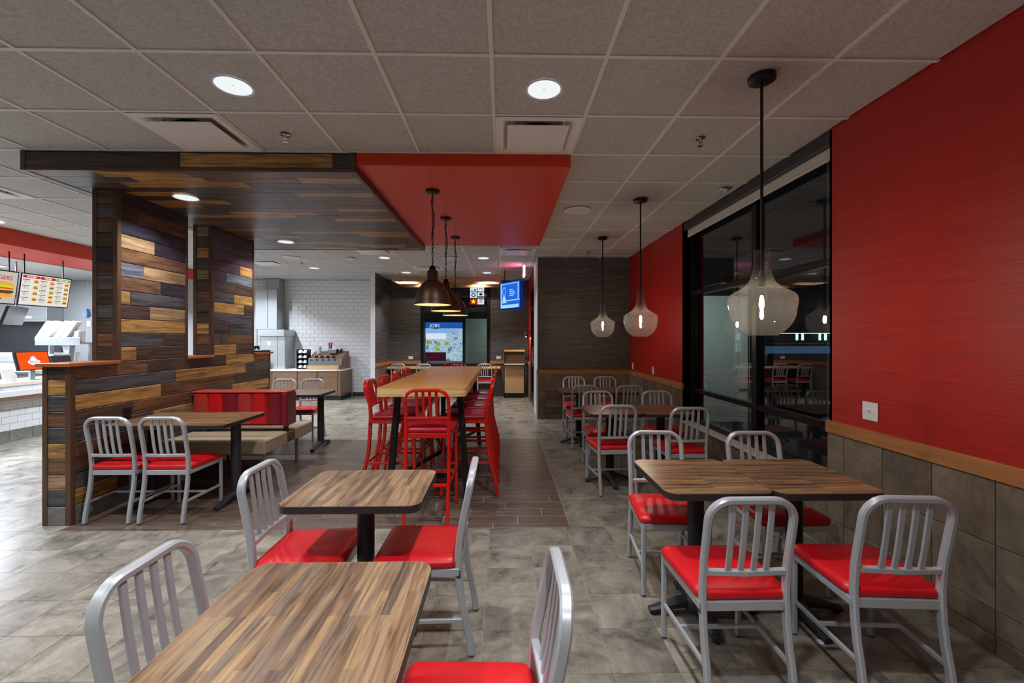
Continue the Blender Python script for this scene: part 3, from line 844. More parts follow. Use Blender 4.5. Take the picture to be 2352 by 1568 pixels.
for x0, x1, y0, y1, z0, z1 in ((KX0 - .004, KX0 + .035, KY0 - .006, KY0 + .03, CANZ - .004, CZ), (KX1 - .035, KX1 + .004, KY0 - .006, KY0 + .03, CANZ - .004, CZ)):
    MB().box(x0, x1, y0, y1, z0, z1, .002).build('corner_trim', 'trim_wood', cn)
MB().box(KX0 + .035, KX1 - .035, KY0 - .004, KY0 + .03, CANZ - .004, CANZ + .026, .002).build('edge_trim', 'trim_wood_x', cn)
MB().box(KX0, KX1, KY1 - .03, KY1 + .004, CANZ - .004, CZ, .002).build('edge_trim', 'trim_wood_x', cn)
MB().box(KX1 - .03, KX1 + .004, KY0 + .03, KY1, CANZ - .004, CZ - .1 + .05, .002).build('edge_trim', 'trim_wood_y', cn)
MB().box(KX0 - .004, KX0 + .03, KY0 + .03, KY1, CANZ - .004, CZ, .002).build('edge_trim', 'trim_wood_y', cn)
# ---- red soffit
tag(MB().box(KX1 + .006, .543, 3.50, 6.51, 2.868, CZ, .002).build('ceiling_soffit', 'red_soffit'), 'orange red painted dropped soffit above the communal table', 'soffit', kind='structure')
# ---- kitchen soffit
tag(MB().box(-7.72, -6.71, -3, 9.6, 2.754, CZ, .002).build('soffit_kitchen', 'red_soffit'), 'red painted soffit above the order counter', 'soffit', kind='structure')
tag(MB().box(-11, -7.721, -3, 9.6, 2.74, 2.80).build('ceiling_kitchen', 'white_wall'), 'plain white kitchen ceiling beyond the red soffit', 'ceiling', kind='structure')
rc = []
for i, x in enumerate([-10.28, -9.04, -7.8]):
    for z in (1.49, 2.43):
        rc.append((x - .6, 9.6, {1.49: 1.51, 2.43: 2.43}[z], 1.23, {1.49: 1.22, 2.43: .61}[z]))
pieces(bpy.data.objects['wall_kitchen'], 'steel_panel', rc, 'yneg', .006, 'steel_satin', .001)

# ================================================================== CEILING FITTINGS
def light(name, kind, parent, loc, energy, color, size=.15, rot=(0, 0, 0), spread=None):
    ld = bpy.data.lights.new(name, kind); ld.energy = energy; ld.color = color
    if kind == 'AREA':
        ld.shape = 'DISK'; ld.size = size
        if spread: ld.spread = spread
    else: ld.shadow_soft_size = size
    o = bpy.data.objects.new(name, ld); COL.objects.link(o); o.parent = parent; o.location = loc; o.rotation_euler = rot
    return o
DLP = {}
def downlight(x, y, z, label, watts, color=C_DOWN, big=1., lens='lens_white', grp='recessed downlights'):
    t = thing('recessed_downlight', label, 'ceiling light', (x, y, z), 0, grp)
    key = (big, lens)
    if key not in DLP:
        r = .098 * big
        a = MB().lathe([(r, -.001), (r + .012, -.004), (r + .012, -.0005), (r, .0)], 32, cap=False)
        ob = a.build('trim_ring', 'white_lamp_trim', t, True)
        b_ = MB().lathe([(r, -.001), (r * .93, .001), (r * .62, .003), (.005, .004)], 32).build('reflector', lens, t, True)
        DLP[key] = (ob.data, b_.data)
    else:
        link('trim_ring', DLP[key][0], t); link('reflector', DLP[key][1], t)
    light('lamp', 'AREA', t, (0, 0, -.006), watts, color, .10, spread=R(125))
    return t
CZT = CZ - .002
vis = [(-1.586, 2.59, 'recessed downlight in the ceiling left of the near vent'), (.243, 2.59, 'recessed downlight in the ceiling in front of the near right vent'),
       (-2.195, 8.08, 'small recessed downlight beyond the canopy, left of the far pendants'), (-.37, 8.08, 'small recessed downlight just beyond the red soffit'),
       (-2.195, 9.9, 'farthest left recessed downlight near the hanging wood frame'), (-.37, 9.9, 'farthest right recessed downlight near the television')]
for x, y, l in vis: downlight(x, y, CZT, l, W_DOWN)
downlight(-2.98, 4.15, CANZ - .008, 'recessed downlight in the wood canopy beside the near column', W_DOWN * .9)
downlight(-2.98, 6.03, CANZ - .008, 'recessed downlight in the wood canopy beside the far column', W_DOWN * .9)
# lamps behind and beside the view keep the same pattern
for (x, y) in [(-1.586, .76), (.243, .76), (-3.4, 2.59), (-3.4, .76), (-1.586, -1.0), (.243, -1.0), (-4.0, 9.3)]:
    downlight(x, y, CZT, 'recessed downlight out of view, %s row, %s' % ({.76: 'overhead', 2.59: 'near', -1.0: 'rear', 9.3: 'far drinks'}[y], {-1.586: 'second from left', .243: 'right', -3.4: 'left', -4.0: 'beside the wall'}[x]), W_DOWN)
for (x, y, l) in [(-6.46, 5.64, 'bright recessed downlight before the red kitchen soffit'), (-5.24, 3.2, 'recessed downlight left of the canopy above the order queue'),
                  (-6.46, 3.2, 'recessed downlight left of view over the order counter, farther one'), (-5.24, 6.25, 'recessed downlight hidden beyond the plank columns'), (-5.24, 8.08, 'recessed downlight above the drinks area, nearer one'), (-5.85, 9.9, 'recessed downlight above the drinks counter, farther one'), (-6.46, 1.4, 'recessed downlight left of view over the order counter, nearer one')]:
    downlight(x, y, CZT, l, W_KIT if y > 7 else W_ORD, C_COOL, lens='lens_cool', grp='order area downlights')
def troffer(x, y, z, w, d, watts, label):
    t = thing('ceiling_troffer', label, 'ceiling light', (x, y, z), 0, 'kitchen ceiling troffers')
    MB().box(-w / 2, w / 2, -d / 2, d / 2, -.012, 0, .003).build('frame', 'white_lamp_trim', t)
    MB().box(-w / 2 + .03, w / 2 - .03, -d / 2 + .03, d / 2 - .03, -.014, -.012).build('diffuser', 'lens_cool', t)
    ld = light('lamp', 'AREA', t, (0, 0, -.018), watts, C_COOL, 1); ld.data.shape = 'RECTANGLE'; ld.data.size = w - .06; ld.data.size_y = d - .06
for (x, y) in ((-8.9, 4.6), (-8.9, 7.2)): troffer(x, y, 2.738, .6, 1.2, 260, ('nearer' if y < 5 else 'farther') + ' long ceiling light in the kitchen beyond the red soffit')

DP = None
def diffuser(x, y, label):
    global DP
    t = thing('air_diffuser', label, 'ceiling vent', (x, y, CZT), 0, 'square ceiling air diffusers')
    if DP is None:
        h = .296; i1 = .245; mb = MB()
        mb.loft([[(-h, -h, -.003), (h, -h, -.003), (h, h, -.003), (-h, h, -.003)], [(-i1, -i1, -.004), (i1, -i1, -.004), (i1, i1, -.004), (-i1, i1, -.004)],
                 [(-.2, -.2, .03), (.2, -.2, .03), (.2, .2, .03), (-.2, .2, .03)]], cap=False)
        a = mb.build('pan', 'white_lamp_trim', t)
        b_ = MB().box(-.215, .215, -.215, .215, -.022, -.014, .003).build('face_panel', 'white_lamp_trim', t)
        c = MB().lathe([(.16, .029), (.16, .026), (.0, .026)], 24).build('duct_opening', 'black_plastic', t)
        d = [MB().box(-.004, .004, -.004, .004, -.014, .028).build('hanger', 'steel_satin', t, loc=(sx * .15, sy * .15, 0)) for sx in (-1, 1) for sy in (-1, 1)]
        DP = [(q.name.split('.')[0], q.data, tuple(q.location)) for q in [a, b_, c] + d]
    else:
        for n_, me, l_ in DP: link(n_, me, t, l_)
for (x, y), l in zip(DIFF, ['large white air diffuser touching the wood canopy front', 'large white air diffuser touching the red soffit front', 'bluish lit air diffuser just beyond the red soffit, by the television',
                            'white air diffuser just beyond the wood canopy', 'farthest white air diffuser above the pendants', 'white air diffuser in the ceiling left of the canopy', 'air diffuser above the drinks area']):
    diffuser(x, y, l)
def lathe_thing(name, label, cat, loc, prof, mat, n=28, part='body', grp=None):
    t = thing(name, label, cat, loc, 0, grp); MB().lathe(prof, n, cap=True).build(part, mat, t, True); return t
for x, y, l in ((.857, 5.03, 'round white ceiling speaker right of the red soffit'), (-.976, 8.08, 'round white ceiling speaker beyond the red soffit'), (-3.9, 8.08, 'round white ceiling speaker above the drinks area')):
    t = lathe_thing('ceiling_speaker', l, 'speaker', (x, y, CZT), [(.155, -.001), (.15, -.006), (.125, -.008)], 'white_lamp_trim', grp='round ceiling speakers', part='rim')
    MB().lathe([(.122, -.008), (.115, -.0095), (.05, -.0095)], 28, cap=True).build('grille', 'speaker_white', t, True)
for x, y, l in ((-1.586, 3.2, 'chrome fire sprinkler left of the wood canopy front'), (1.462, 3.2, 'chrome fire sprinkler near the glass pendant row'), (1.46, 7.47, 'small fire sprinkler by the dark wall'), (-4.0, 8.7, 'small fire sprinkler above the drinks area')):
    t = lathe_thing('fire_sprinkler', l, 'sprinkler', (x, y, CZT), [(.036, 0), (.034, -.006), (.012, -.009), (.010, -.03)], 'chrome', grp='ceiling fire sprinklers', part='escutcheon')
    m_ = MB(); m_.tube([(-.012, 0, -.03), (-.014, 0, -.042), (0, 0, -.054)], .002, 5); m_.tube([(.012, 0, -.03), (.014, 0, -.042), (0, 0, -.054)], .002, 5)
    m_.build('frame_arms', 'chrome', t); MB().lathe([(.018, -.054), (.018, -.057), (.003, -.058)], 12, cap=True).build('deflector', 'chrome', t)
t = lathe_thing('smoke_detector', 'white round smoke detector beyond the wood canopy', 'smoke detector', (-2.81, 8.1, CZT), [(.07, 0), (.07, -.02), (.05, -.035), (.02, -.045)], 'white_plastic')
t = thing('occupancy_sensor', 'small chrome ceiling sensor beside the window shade', 'sensor', (2.2, 4.27, CZT)); MB().box(-.05, .05, -.04, .04, -.01, 0, .003).build('plate', 'steel', t); MB().lathe([(.025, -.01), (.02, -.02), (.005, -.024)], 14, cap=True).build('lens', 'white_plastic', t, True)

# ---- glass pendants
def glass_pendant(x, y, label, first=[None]):
    if first[0]: return dup(first[0], (x, y, CZT), 0, label)
    t = thing('glass_pendant', label, 'pendant lamp', (x, y, CZT), 0, 'clear glass pendants by the window')
    MB().lathe([(.012, -.03), (.062, -.028), (.072, -.022), (.072, 0)], 32, cap=True).build('ceiling_canopy', 'black_metal', t, True)
    MB().lathe([(.008, -.03), (.008, -1.13)], 12, cap=True).build('stem', 'black_metal', t, True)
    so = MB().lathe([(.014, -1.10), (.019, -1.11), (.019, -1.165), (.016, -1.19)], 16, cap=True).build('socket', 'black_metal', t, True)
    # profile: neck top z -.99, shoulder -1.27, bottom -1.46
    pf = [(.042, -.985), (.041, -1.02), (.0415, -1.05), (.045, -1.091), (.058, -1.141), (.070, -1.165), (.096, -1.190), (.130, -1.210), (.158, -1.227), (.170, -1.239), (.1755, -1.252),
          (.1765, -1.277), (.174, -1.30), (.169, -1.323), (.167, -1.348), (.160, -1.372), (.149, -1.395), (.135, -1.415), (.114, -1.438), (.094, -1.452), (.083, -1.460)]
    MB().lathe(pf, 48).build('glass_shade', 'pendant_glass', t, 'all')
    MB().lathe([(.015, -1.19), (.015, -1.215), (.024, -1.25), (.029, -1.285), (.026, -1.315), (.014, -1.337), (.001, -1.342)], 20).build('bulb_glass', 'clear_bulb', t, 'all')
    MB().tube([(.0425 * math.cos(a * PI / 16), .0425 * math.sin(a * PI / 16), -.985) for a in range(32)], .0014, 5, True).build('glass_rim', 'pendant_glass', t, True)
    MB().tube([(.083 * math.cos(a * PI / 16), .083 * math.sin(a * PI / 16), -1.462) for a in range(32)], .0018, 5, True).build('glass_rim', 'pendant_glass', t, True)
    MB().lathe([(.005, -1.238), (.009, -1.25), (.0125, -1.275), (.0125, -1.295), (.007, -1.318), (.001, -1.322)], 16, cap=True).build('light_bulb', 'bulb_warm', t, True)
    first[0] = t; return t
glass_pendant(1.465, 2.44, 'large clear glass pendant nearest, above the near window tables')
glass_pendant(1.465, 4.62, 'middle clear glass pendant in front of the red wall')
glass_pendant(1.462, 6.38, 'farthest clear glass pendant in front of the dark wall')

# ---- dome pendants
def dome_pendant(x, y, label, first=[None]):
    if first[0]: return dup(first[0], (x, y, 2.866), 0, label)
    t = thing('dome_pendant', label, 'pendant lamp', (x, y, 2.866), 0, 'bronze dome pendants over the communal table')
    MB().lathe([(.014, -.026), (.055, -.02), (.066, -.012), (.066, 0)], 28, cap=True).build('ceiling_canopy', 'black_metal', t, True)
    L = .70; mb = MB(); z = -.03; i = 0
    while z > -L:
        a = []
        for k in range(10):
            an = 2 * PI * k / 10; u = .0085 * math.cos(an); v = .0205 * math.sin(an)
            a.append((u, 0, z - .018 + v) if i % 2 else (0, u, z - .018 + v))
        mb.tube(a, .0024, 5, True); z -= .032; i += 1
    mb.build('chain', 'black_metal', t, kind='stuff')
    mb = MB(); z = -.04
    rr = random.Random(5)
    while z > -.42:      # the spare loop of chain hanging beside
        a = []
        xo = .014 * math.sin(z * 18) + .004
        for k in range(10):
            an = 2 * PI * k / 10; u = .0085 * math.cos(an); v = .0205 * math.sin(an)
            q = rr.random() < .5
            a.append((xo + u, .006, z - .018 + v) if q else (xo, u + .006, z - .018 + v))
        mb.tube(a, .0024, 5, True); z -= .031
    mb.build('spare_chain', 'black_metal', t, kind='stuff')
    mb = MB(); mb.tube([(.004 * math.sin(k), .004 * math.cos(k * 1.3), -.03 - .024 * k) for k in range(29)], .0022, 5); mb.build('cord', 'black_plastic', t)
    MB().lathe([(.004, -.695), (.018, -.70), (.03, -.72), (.034, -.745)], 20, cap=True).build('cap', 'black_metal', t, True)
    MB().lathe([(.034, -.745), (.047, -.748), (.050, -.755), (.050, -.83), (.056, -.838)], 28, cap=True).build('neck', 'dome_bronze', t, True)
    pf = [(.056, -.836), (.075, -.85), (.098, -.873), (.122, -.905), (.143, -.945), (.158, -.99), (.167, -1.035), (.170, -1.06), (.174, -1.066)]
    MB().lathe(pf, 40).build('shade', 'dome_bronze', t, 'all')
    MB().lathe([(max(r - .003, .02), z - .003 if i < 7 else z) for i, (r, z) in enumerate(pf)], 40).build('shade_lining', 'dome_inside', t, 'all')
    MB().lathe([(.012, -.86), (.02, -.88), (.03, -.915), (.028, -.945), (.01, -.965)], 16, cap=True).build('light_bulb', 'bulb_dome', t, True)
    first[0] = t; return t
dome_pendant(-.662, 4.09, 'nearest bronze dome pendant on chain over the communal table')
dome_pendant(-.660, 5.02, 'middle bronze dome pendant on chain over the communal table')
dome_pendant(-.658, 5.98, 'farthest bronze dome pendant on chain over the communal table')

# ================================================================== CHAIRS
def lerp(tb, z):
    for (a, u), (b_, v) in zip(tb, tb[1:]):
        if z <= b_: k = (z - a) / (b_ - a); return u + (v - u) * k
    return tb[-1][1]
def make_chair(name, label, cat, metal, vinyl, hs, top, foot_back, group, stool=False):
    t = thing(name, label, cat, (0, 0, 0), 0, group)
    hw = .172; fr = hs - .045          # frame top height
    prof = [(0, -foot_back), (.12, -foot_back + .012), (fr * .55, -.205), (fr - .05, -.186), (fr + .05, -.184), (hs + .1, -.192), (top - .1, -.232), (top, -.25)]
    W, T = .026, .034
    rc = .085
    # back frame: arch from the seat rail up and over
    path = []
    z = fr - .05
    while z < top - .013 - rc: path.append((-hw, lerp(prof, z), z)); z += .045
    zc = top - .013 - rc
    for i in range(9):
        a = PI - i * PI / 16; zz = zc + rc * math.sin(a); path.append((-hw + rc + rc * math.cos(a), lerp(prof, zz), zz))
    full = path + [(-x, y, zz) for x, y, zz in path[::-1]]
    MB().sweep(full, W, T, (0, 1, 0)).build('back_frame', metal, t, True)
    rz = hs + .075
    MB().sweep([(-hw + .008, lerp(prof, rz), rz), (0, lerp(prof, rz) - .012, rz), (hw - .008, lerp(prof, rz), rz)], .022, .026, (0, 1, .0), .12).build('lower_rail', metal, t)
    for k in range(4):
        x = -.078 + .052 * k
        pp = [(x, lerp(prof, rz) - .010 + 0, rz + .004)] + [(x, lerp(prof, rz + (top - .02 - rz) * q) - .014 * math.sin(PI * (.5 + q / 2)), rz + (top - .02 - rz) * q) for q in (.25, .5, .75, 1)]
        MB().sweep(pp, .023, .011, (0, 1, 0), .2).build('slat', metal, t, True)
    # legs
    def glide(leg, x, y):
        MB().lathe([(.008, .016), (.008, .008), (.013, .006), (.013, .0)], 12, (x, y, 0), True).build('glide', 'glide', leg, True)
    for s in (-1, 1):
        pp = [(s * hw, lerp(prof, fr * q), max(fr * q, .012)) for q in (0, .2, .4, .6, .8, .97)]
        lg_ = MB().sweep(pp, W, T, (0, 1, 0)).build('leg', metal, t, True); glide(lg_, s * hw, -foot_back + .002)
        fx = .186
        ff = .205 + (.03 if stool else 0)
        lg_ = MB().sweep([(s * fx, ff, .012), (s * fx, .203, fr - .035), (s * fx, .2, fr - .002)], .025, .025, (0, 1, 0), .2).build('leg', metal, t, True); glide(lg_, s * fx, ff)
    # seat frame
    m_ = MB()
    yr = lerp(prof, fr) + .016
    m_.sweep([(-.186, .2, fr - .02), (.186, .2, fr - .02)], .035, .024, (0, 1, 0), .12)
    m_.sweep([(-hw, yr - .012, fr - .022), (hw, yr - .012, fr - .022)], .04, .022, (0, 1, 0), .12)
    for s in (-1, 1): m_.sweep([(s * .176, yr - .02, fr - .02), (s * .186, .2, fr - .02)], .035, .022, (1, 0, 0), .12)
    m_.build('seat_frame', metal, t)
    # cushion
    ring = []
    def lay(ins, z):
        o = []
        for (x, y) in rrect(.405 - 2 * ins, .405 - 2 * ins, max(.045 - ins * .4, .012), 5, .09): o.append((x, y + .014, z))
        return o
    ring = [lay(.006, fr), lay(.0, fr + .012), lay(.001, fr + .026), lay(.008, fr + .036), lay(.026, fr + .043), lay(.07, fr + .048), lay(.13, fr + .051), lay(.185, fr + .052)]
    MB().loft(ring).build('seat', vinyl, t, 'all')
    # stretchers
    if not stool:
        zs = .17
        for s in (-1, 1):
            MB().sweep([(s * hw, lerp(prof, zs) + .012, zs), (s * .186, .2, zs)], .02, .014, (1, 0, 0), .15).build('stretcher', metal, t)
        MB().sweep([(-.18, .03, zs), (.18, .03, zs)], .018, .014, (0, 1, 0), .15).build('stretcher', metal, t)
    else:
        zs = .32
        for s in (-1, 1):
            MB().sweep([(s * hw, lerp(prof, zs) + .012, zs), (s * .186, .215, zs)], .024, .016, (1, 0, 0), .15).build('stretcher', metal, t)
        MB().sweep([(-hw, lerp(prof, zs) + .004, zs), (hw, lerp(prof, zs) + .004, zs)], .024, .016, (0, 1, 0), .15).build('stretcher', metal, t)
        fb = MB().sweep([(-.18, .217, zs - .02), (.18, .217, zs - .02)], .03, .02, (0, 1, 0), .15).build('stretcher', metal, t)
        MB().box(-.165, .165, .205, .232, zs - .006, zs - .002).build('foot_plate', 'steel', fb)
    return t
def place(mk, spots, group):
    proto = None
    for x, y, a, lab in spots:
        if proto is None:
            proto = mk(lab, group); proto.location = (x, y, 0); proto.rotation_euler = (0, 0, R(a))
        else: dup(proto, (x, y, 0), R(a), lab, group)
    return proto
mkc = lambda lab, g: make_chair('dining_chair', lab, 'chair', 'chair_silver', 'vinyl_red', .465, .862, .245, g)
CH = [
    (-.78, 1.27, -90, 'silver slat-back chair at lower left, left of the nearest table', 'chairs at the centre tables'),
    (-.09, 1.20, 90, 'silver slat-back chair cut off at the bottom centre, right of the nearest table', None),
    (-.965, 2.19, -90, 'silver chair with red seat on the left of the second centre table', None),
    (-.395, 2.215, 90, 'silver chair with red seat on the right of the second centre table, seen edge-on', None),
    (.985, 1.945, 0, 'silver chair with back to camera, left one before the near window tables', None),
    (1.635, 1.945, -4, 'silver chair with back to camera, beside the right wall, nearest one', None),
    (1.01, 2.69, 176, 'silver chair facing the camera behind the left near window table', None),
    (1.68, 2.66, 180, 'silver chair facing the camera behind the right near window table', None),
    (1.07, 4.33, 4, 'silver chair with back to camera at left of the middle window tables', None),
    (1.705, 4.18, 0, 'silver chair with back to camera at right of the middle window tables', None),
    (1.12, 4.92, 180, 'silver chair facing the camera behind the left middle window table', None),
    (1.83, 4.92, 180, 'silver chair facing the camera behind the right middle window table', None),
    (1.10, 6.06, 0, 'silver chair with back to camera at left of the far window tables', None),
    (1.69, 6.03, 0, 'silver chair with back to camera at right of the far window tables', None),
    (1.155, 6.87, 180, 'silver chair facing the camera before the dark wall, left one', None),
    (1.666, 6.87, 180, 'silver chair facing the camera before the dark wall, right one', None),
    (-3.167, 3.785, 0, 'silver chair with red seat nearest the plank wall at the booth table', None),
    (-2.735, 3.78, 0, 'silver chair with red seat at the open end of the booth table', None),
    (-3.36, 6.53, 180, 'silver chair facing the camera behind the rear booth table, left one', None),
    (-2.93, 6.53, 180, 'silver chair facing the camera behind the rear booth table, right one', None),
    (-2.56, 10.88, 0, 'distant silver chair at the window counter, farthest left', None),
    (-1.94, 10.88, 0, 'distant silver chair at the window counter, second from left', None),
    (-1.09, 10.88, 0, 'distant silver chair at the window counter, hidden behind the red stool', None),
    (-.456, 10.88, 0, 'distant silver chair at the window counter, right of the red stool', None)]
G1 = 'silver slat-back chairs with red seats'
place(mkc, [c[:4] for c in CH], G1)
mks = lambda lab, g: make_chair('bar_stool', lab, 'bar stool', 'stool_red', 'vinyl_dark', .775, 1.09, .29, g, True)
ST = [(-.607, 3.69, 0, 'red bar stool with back to camera at the near end of the communal table')]
nm = ['nearest', 'second', 'third', 'farthest']
for i, y in enumerate((4.27, 4.80, 5.33, 5.86)):
    ST.append((-.345, y, 90, '%s red bar stool on the right side of the communal table' % nm[i]))
    ST.append((-1.055, y, -90, '%s red bar stool on the left side of the communal table' % nm[i]))
ST.append((-.80, 6.88, 180, 'red bar stool facing the camera at the far end of the communal table'))
place(mks, ST, 'red bar stools around the communal table')

# ================================================================== TABLES
def top_parts(t, w, d, z, mat, r=.06):
    MB().prism(rrect(w, d, r, 8), z - .034, z - .002).build('edge_band', 'edge_black', t, True)
    MB().prism(rrect(w - .003, d - .003, r - .0015, 8), z - .002, z - .0008).build('edge_line', 'edge_line', t)
    MB().prism(rrect(w - .008, d - .008, r - .004, 8), z - .0008, z).build('table_top', mat, t)
def foot(t, ang, L=.255, w0=.07, w1=.045, cx=0, cy=0):
    c, s = math.cos(ang), math.sin(ang)
    pts = [(0.02, .075, .03), (.08, .072, .028), (.15, .055, .022), (.21, .036, .018), (L - .02, .03, .016), (L, .028, .012)]
    rings = []
    for r_, z, h in pts:
        wd = w0 + (w1 - w0) * r_ / L
        rings.append([(cx + r_ * c - u * s, cy + r_ * s + u * c, zz) for u, zz in ((-wd / 2, z - h), (wd / 2, z - h), (wd / 2, z), (wd * .3, z + h * .5), (-wd * .3, z + h * .5), (-wd / 2, z))])
    f_ = MB().loft(rings).build('foot', 'table_base', t, True)
    MB().lathe([(.012, .02), (.02, .014), (.02, 0)], 12, (cx + (L - .025) * c, cy + (L - .025) * s, 0), True).build('glide', 'black_plastic', f_, True)
def cross_table(x, y, w, d, mat, label, z=.75, rz=0):
    t = thing('dining_table', label, 'table', (x, y, 0), rz, 'square wood-look pedestal tables')
    top_parts(t, w, d, z, mat)
    MB().cyl(.042, .06, z - .045).build('column', 'black_metal', t, True)
    MB().lathe([(.06, .03), (.065, .05), (.06, .085), (.045, .10)], 20, cap=True).build('hub', 'table_base', t, True)
    for k in range(4): foot(t, k * PI / 2)
    MB().box(-.12, .12, -.12, .12, z - .046, z - .034, .003).build('top_plate', 'black_metal', t)
    return t
cross_table(-.688, 2.195, .635, .535, 'laminate_y', 'square wood-look table in the centre, second from the camera')
cross_table(-.52, 1.17, .58, .565, 'laminate_y', 'wood-look table cut off at bottom centre, nearest the camera')
cross_table(1.045, 2.345, .525, .59, 'laminate_x', 'left one of the two near tables by the window')
cross_table(1.58, 2.335, .535, .59, 'laminate_x', 'right one of the two near tables, touching the tiled wall side')
cross_table(1.105, 4.50, .52, .60, 'laminate_x', 'left one of the two middle window tables')
cross_table(1.635, 4.50, .52, .60, 'laminate_x', 'right one of the two middle window tables')
cross_table(1.07, 6.18, .52, .60, 'laminate_x', 'left one of the two far window tables')
cross_table(1.60, 6.18, .52, .60, 'laminate_x', 'right one of the two far window tables')
def booth_table(x0, x1, y0, y1, label):
    cx, cy = (x0 + x1) / 2, (y0 + y1) / 2
    t = thing('booth_table', label, 'table', (cx, cy, 0), 0, 'long booth tables')
    top_parts(t, x1 - x0, y1 - y0, .75, 'laminate_x')
    for ex in (x0 + .19 - cx, x1 - .10 - cx):
        MB().cyl(.042, .06, .705, (ex, 0)).build('column', 'table_base', t, True)
        foot(t, PI / 2, .29, cx=ex); foot(t, -PI / 2, .29, cx=ex)
        MB().box(ex - .06, ex + .06, -.2, .2, .705, .716, .003).build('top_plate', 'black_metal', t)
booth_table(-3.415, -2.375, 3.735, 4.43, 'long wood-look booth table against the plank partition, before the red booth')
booth_table(-3.415, -2.40, 5.71, 6.32, 'rear booth table behind the red bench back')

# ---- communal table
ct = thing('communal_table', 'long high oak communal table with black splayed legs', 'table', (-.69, 5.03, 0))
CW, CL = .75, 2.76
MB().prism(rrect(CW, CL, .05, 8), 1.0, 1.068).build('edge_band', 'oak_edge', ct, True)
MB().prism(rrect(CW - .004, CL - .004, .048, 8), 1.068, 1.07).build('table_top', 'oak_top', ct)
MB().box(-.3, .3, -1.1, 1.1, .985, 1.0).build('under_frame', 'black_metal', ct)
for sy in (-1, 1):
    for sx in (-1, 1):
        lg_ = MB().sweep([(sx * .36, sy * 1.02, .02), (sx * .285, sy * .96, .99)], .055, .055, (0, 1, 0), .1).build('leg', 'black_metal', ct)
        MB().cyl(.02, 0, .022, (sx * .36, sy * 1.02), 14).build('glide', 'chrome', lg_, True)
    MB().sweep([(-.34, sy * 1.0, .22), (.34, sy * 1.0, .22)], .04, .03, (0, 1, 0), .1).build('cross_bar', 'black_metal', ct)
for s in (-1, 1):
    MB().sweep([(-.30 * s, -.99, .21), (0, 0, .20), (.30 * s, .99, .21)], .04, .035, (0, 0, 1), .1).build('brace', 'black_metal', ct)
MB().sweep([(0, 0, .2), (0, 0, .99)], .05, .05, (0, 1, 0), .1).build('centre_post', 'black_metal', ct)

# ---- red booth with two tan benches
bo = thing('booth_bench', 'double-sided booth with red channelled back and tan benches', 'booth', (-2.905, 4.9, 0))
hw_ = .52
def seat(y0, y1): return MB().box(-hw_, hw_, y0, y1, .32, .46, .012)
seat(-.50, -.03).build('seat', 'booth_tan', bo); seat(.16, .58).build('seat', 'booth_tan', bo)
MB().box(-hw_ + .01, hw_ - .01, -.03, .16, .33, .43, .004).build('centre_panel', 'trim_wood_x', bo)
MB().box(-hw_, hw_, -.03, .13, .52, .90, .012).build('back_core', 'booth_maroon', bo)
mats6 = ['booth_brick', 'booth_bright', 'booth_maroon', 'booth_brick', 'booth_bright', 'booth_maroon']
pwid = (2 * hw_ - .07) / 6
for side in (-1, 1):
    for k in range(6):
        x0 = -hw_ + .005 + k * pwid; rg = []
        for q in range(9):
            u = q / 8; b_ = math.sin(PI * u) ** .45 * .028
            x = x0 + .002 + (pwid - .004) * u
            yy = (-.03 - b_) if side < 0 else (.13 + b_)
            rg.append([(x, (-.02 if side < 0 else .12), .53), (x, yy + side * -.008 * 0, .545), (x, yy, .56), (x, yy, .86), (x, yy * 1.0, .872), (x, (-.02 if side < 0 else .12), .88)])
        MB().loft(rg).build('back_channel', mats6[k], bo, True)
MB().box(-hw_ - .003, hw_ + .006, -.055, .15, .882, .905, .01).build('top_welt', 'booth_brick', bo)
MB().box(hw_ - .06, hw_ + .006, -.055, .155, .52, .885, .01).build('end_welt', 'booth_maroon', bo)
for x in (-hw_ + .12, hw_ - .06): MB().box(x - .02, x + .02, .03, .07, .43, .53, .003).build('back_support', 'table_base', bo)
for x in (-hw_ + .1, hw_ - .12):
    for y in (-.30, .44):
        l_ = MB().box(x - .018, x + .018, y - .018, y + .018, .01, .325, .003).build('leg', 'chair_silver', bo)
        MB().cyl(.022, 0, .012, (x, y), 14).build('glide', 'glide', l_, True)

# ---- wall counter at the rear window
wc = thing('window_counter', 'narrow oak counter under the rear window', 'counter', (0, 0, 0))
MB().box(-2.9, -.07, 10.88, YB - .01, .715, .76, .006).build('counter_top', 'oak_edge', wc)
for x in (-2.7, -1.5, -.3):
    MB().sweep([(x, YB - .02, .45), (x, YB - .02, .70), (x, 10.95, .70)], .03, .04, (1, 0, 0), .1).build('bracket', 'black_metal', wc)

# ---- trash cabinet
tc = thing('waste_cabinet', 'wood fronted waste cabinet with tray top by the far wall', 'waste cabinet', (.27, 10.85, 0))
MB().box(-.255, .265, .0, .36, 0, 1.21, .003).build('body', 'black_plastic', tc)
MB().box(-.235, .245, -.012, 0, .12, .80, .003).build('door', 'cabinet_light', tc)
d_ = MB().box(.12, .21, -.03, -.02, .73, .745).box(.12, .13, -.03, -.01, .73, .745).box(.2, .21, -.03, -.01, .73, .745).build('handle', 'steel', bpy.data.objects[[o.name for o in tc.children][-1]])
MB().box(-.245, .255, -.14, .0, .83, .85, .004).build('tray_shelf', 'white_top', tc)
MB().box(-.235, .245, -.006, .0, .87, 1.13, .003).build('flap', 'trim_wood_x', tc)
MB().box(-.255, .265, -.06, .36, 1.155, 1.20, .004).build('hood_top', 'cabinet_light', tc)
MB().box(-.258, -.245, -.07, .0, .85, 1.20, .003).box(.255, .268, -.07, .0, .85, 1.20, .003).box(-.255, .265, -.065, -.055, 1.14, 1.155).build('metal_trim', 'steel', tc)

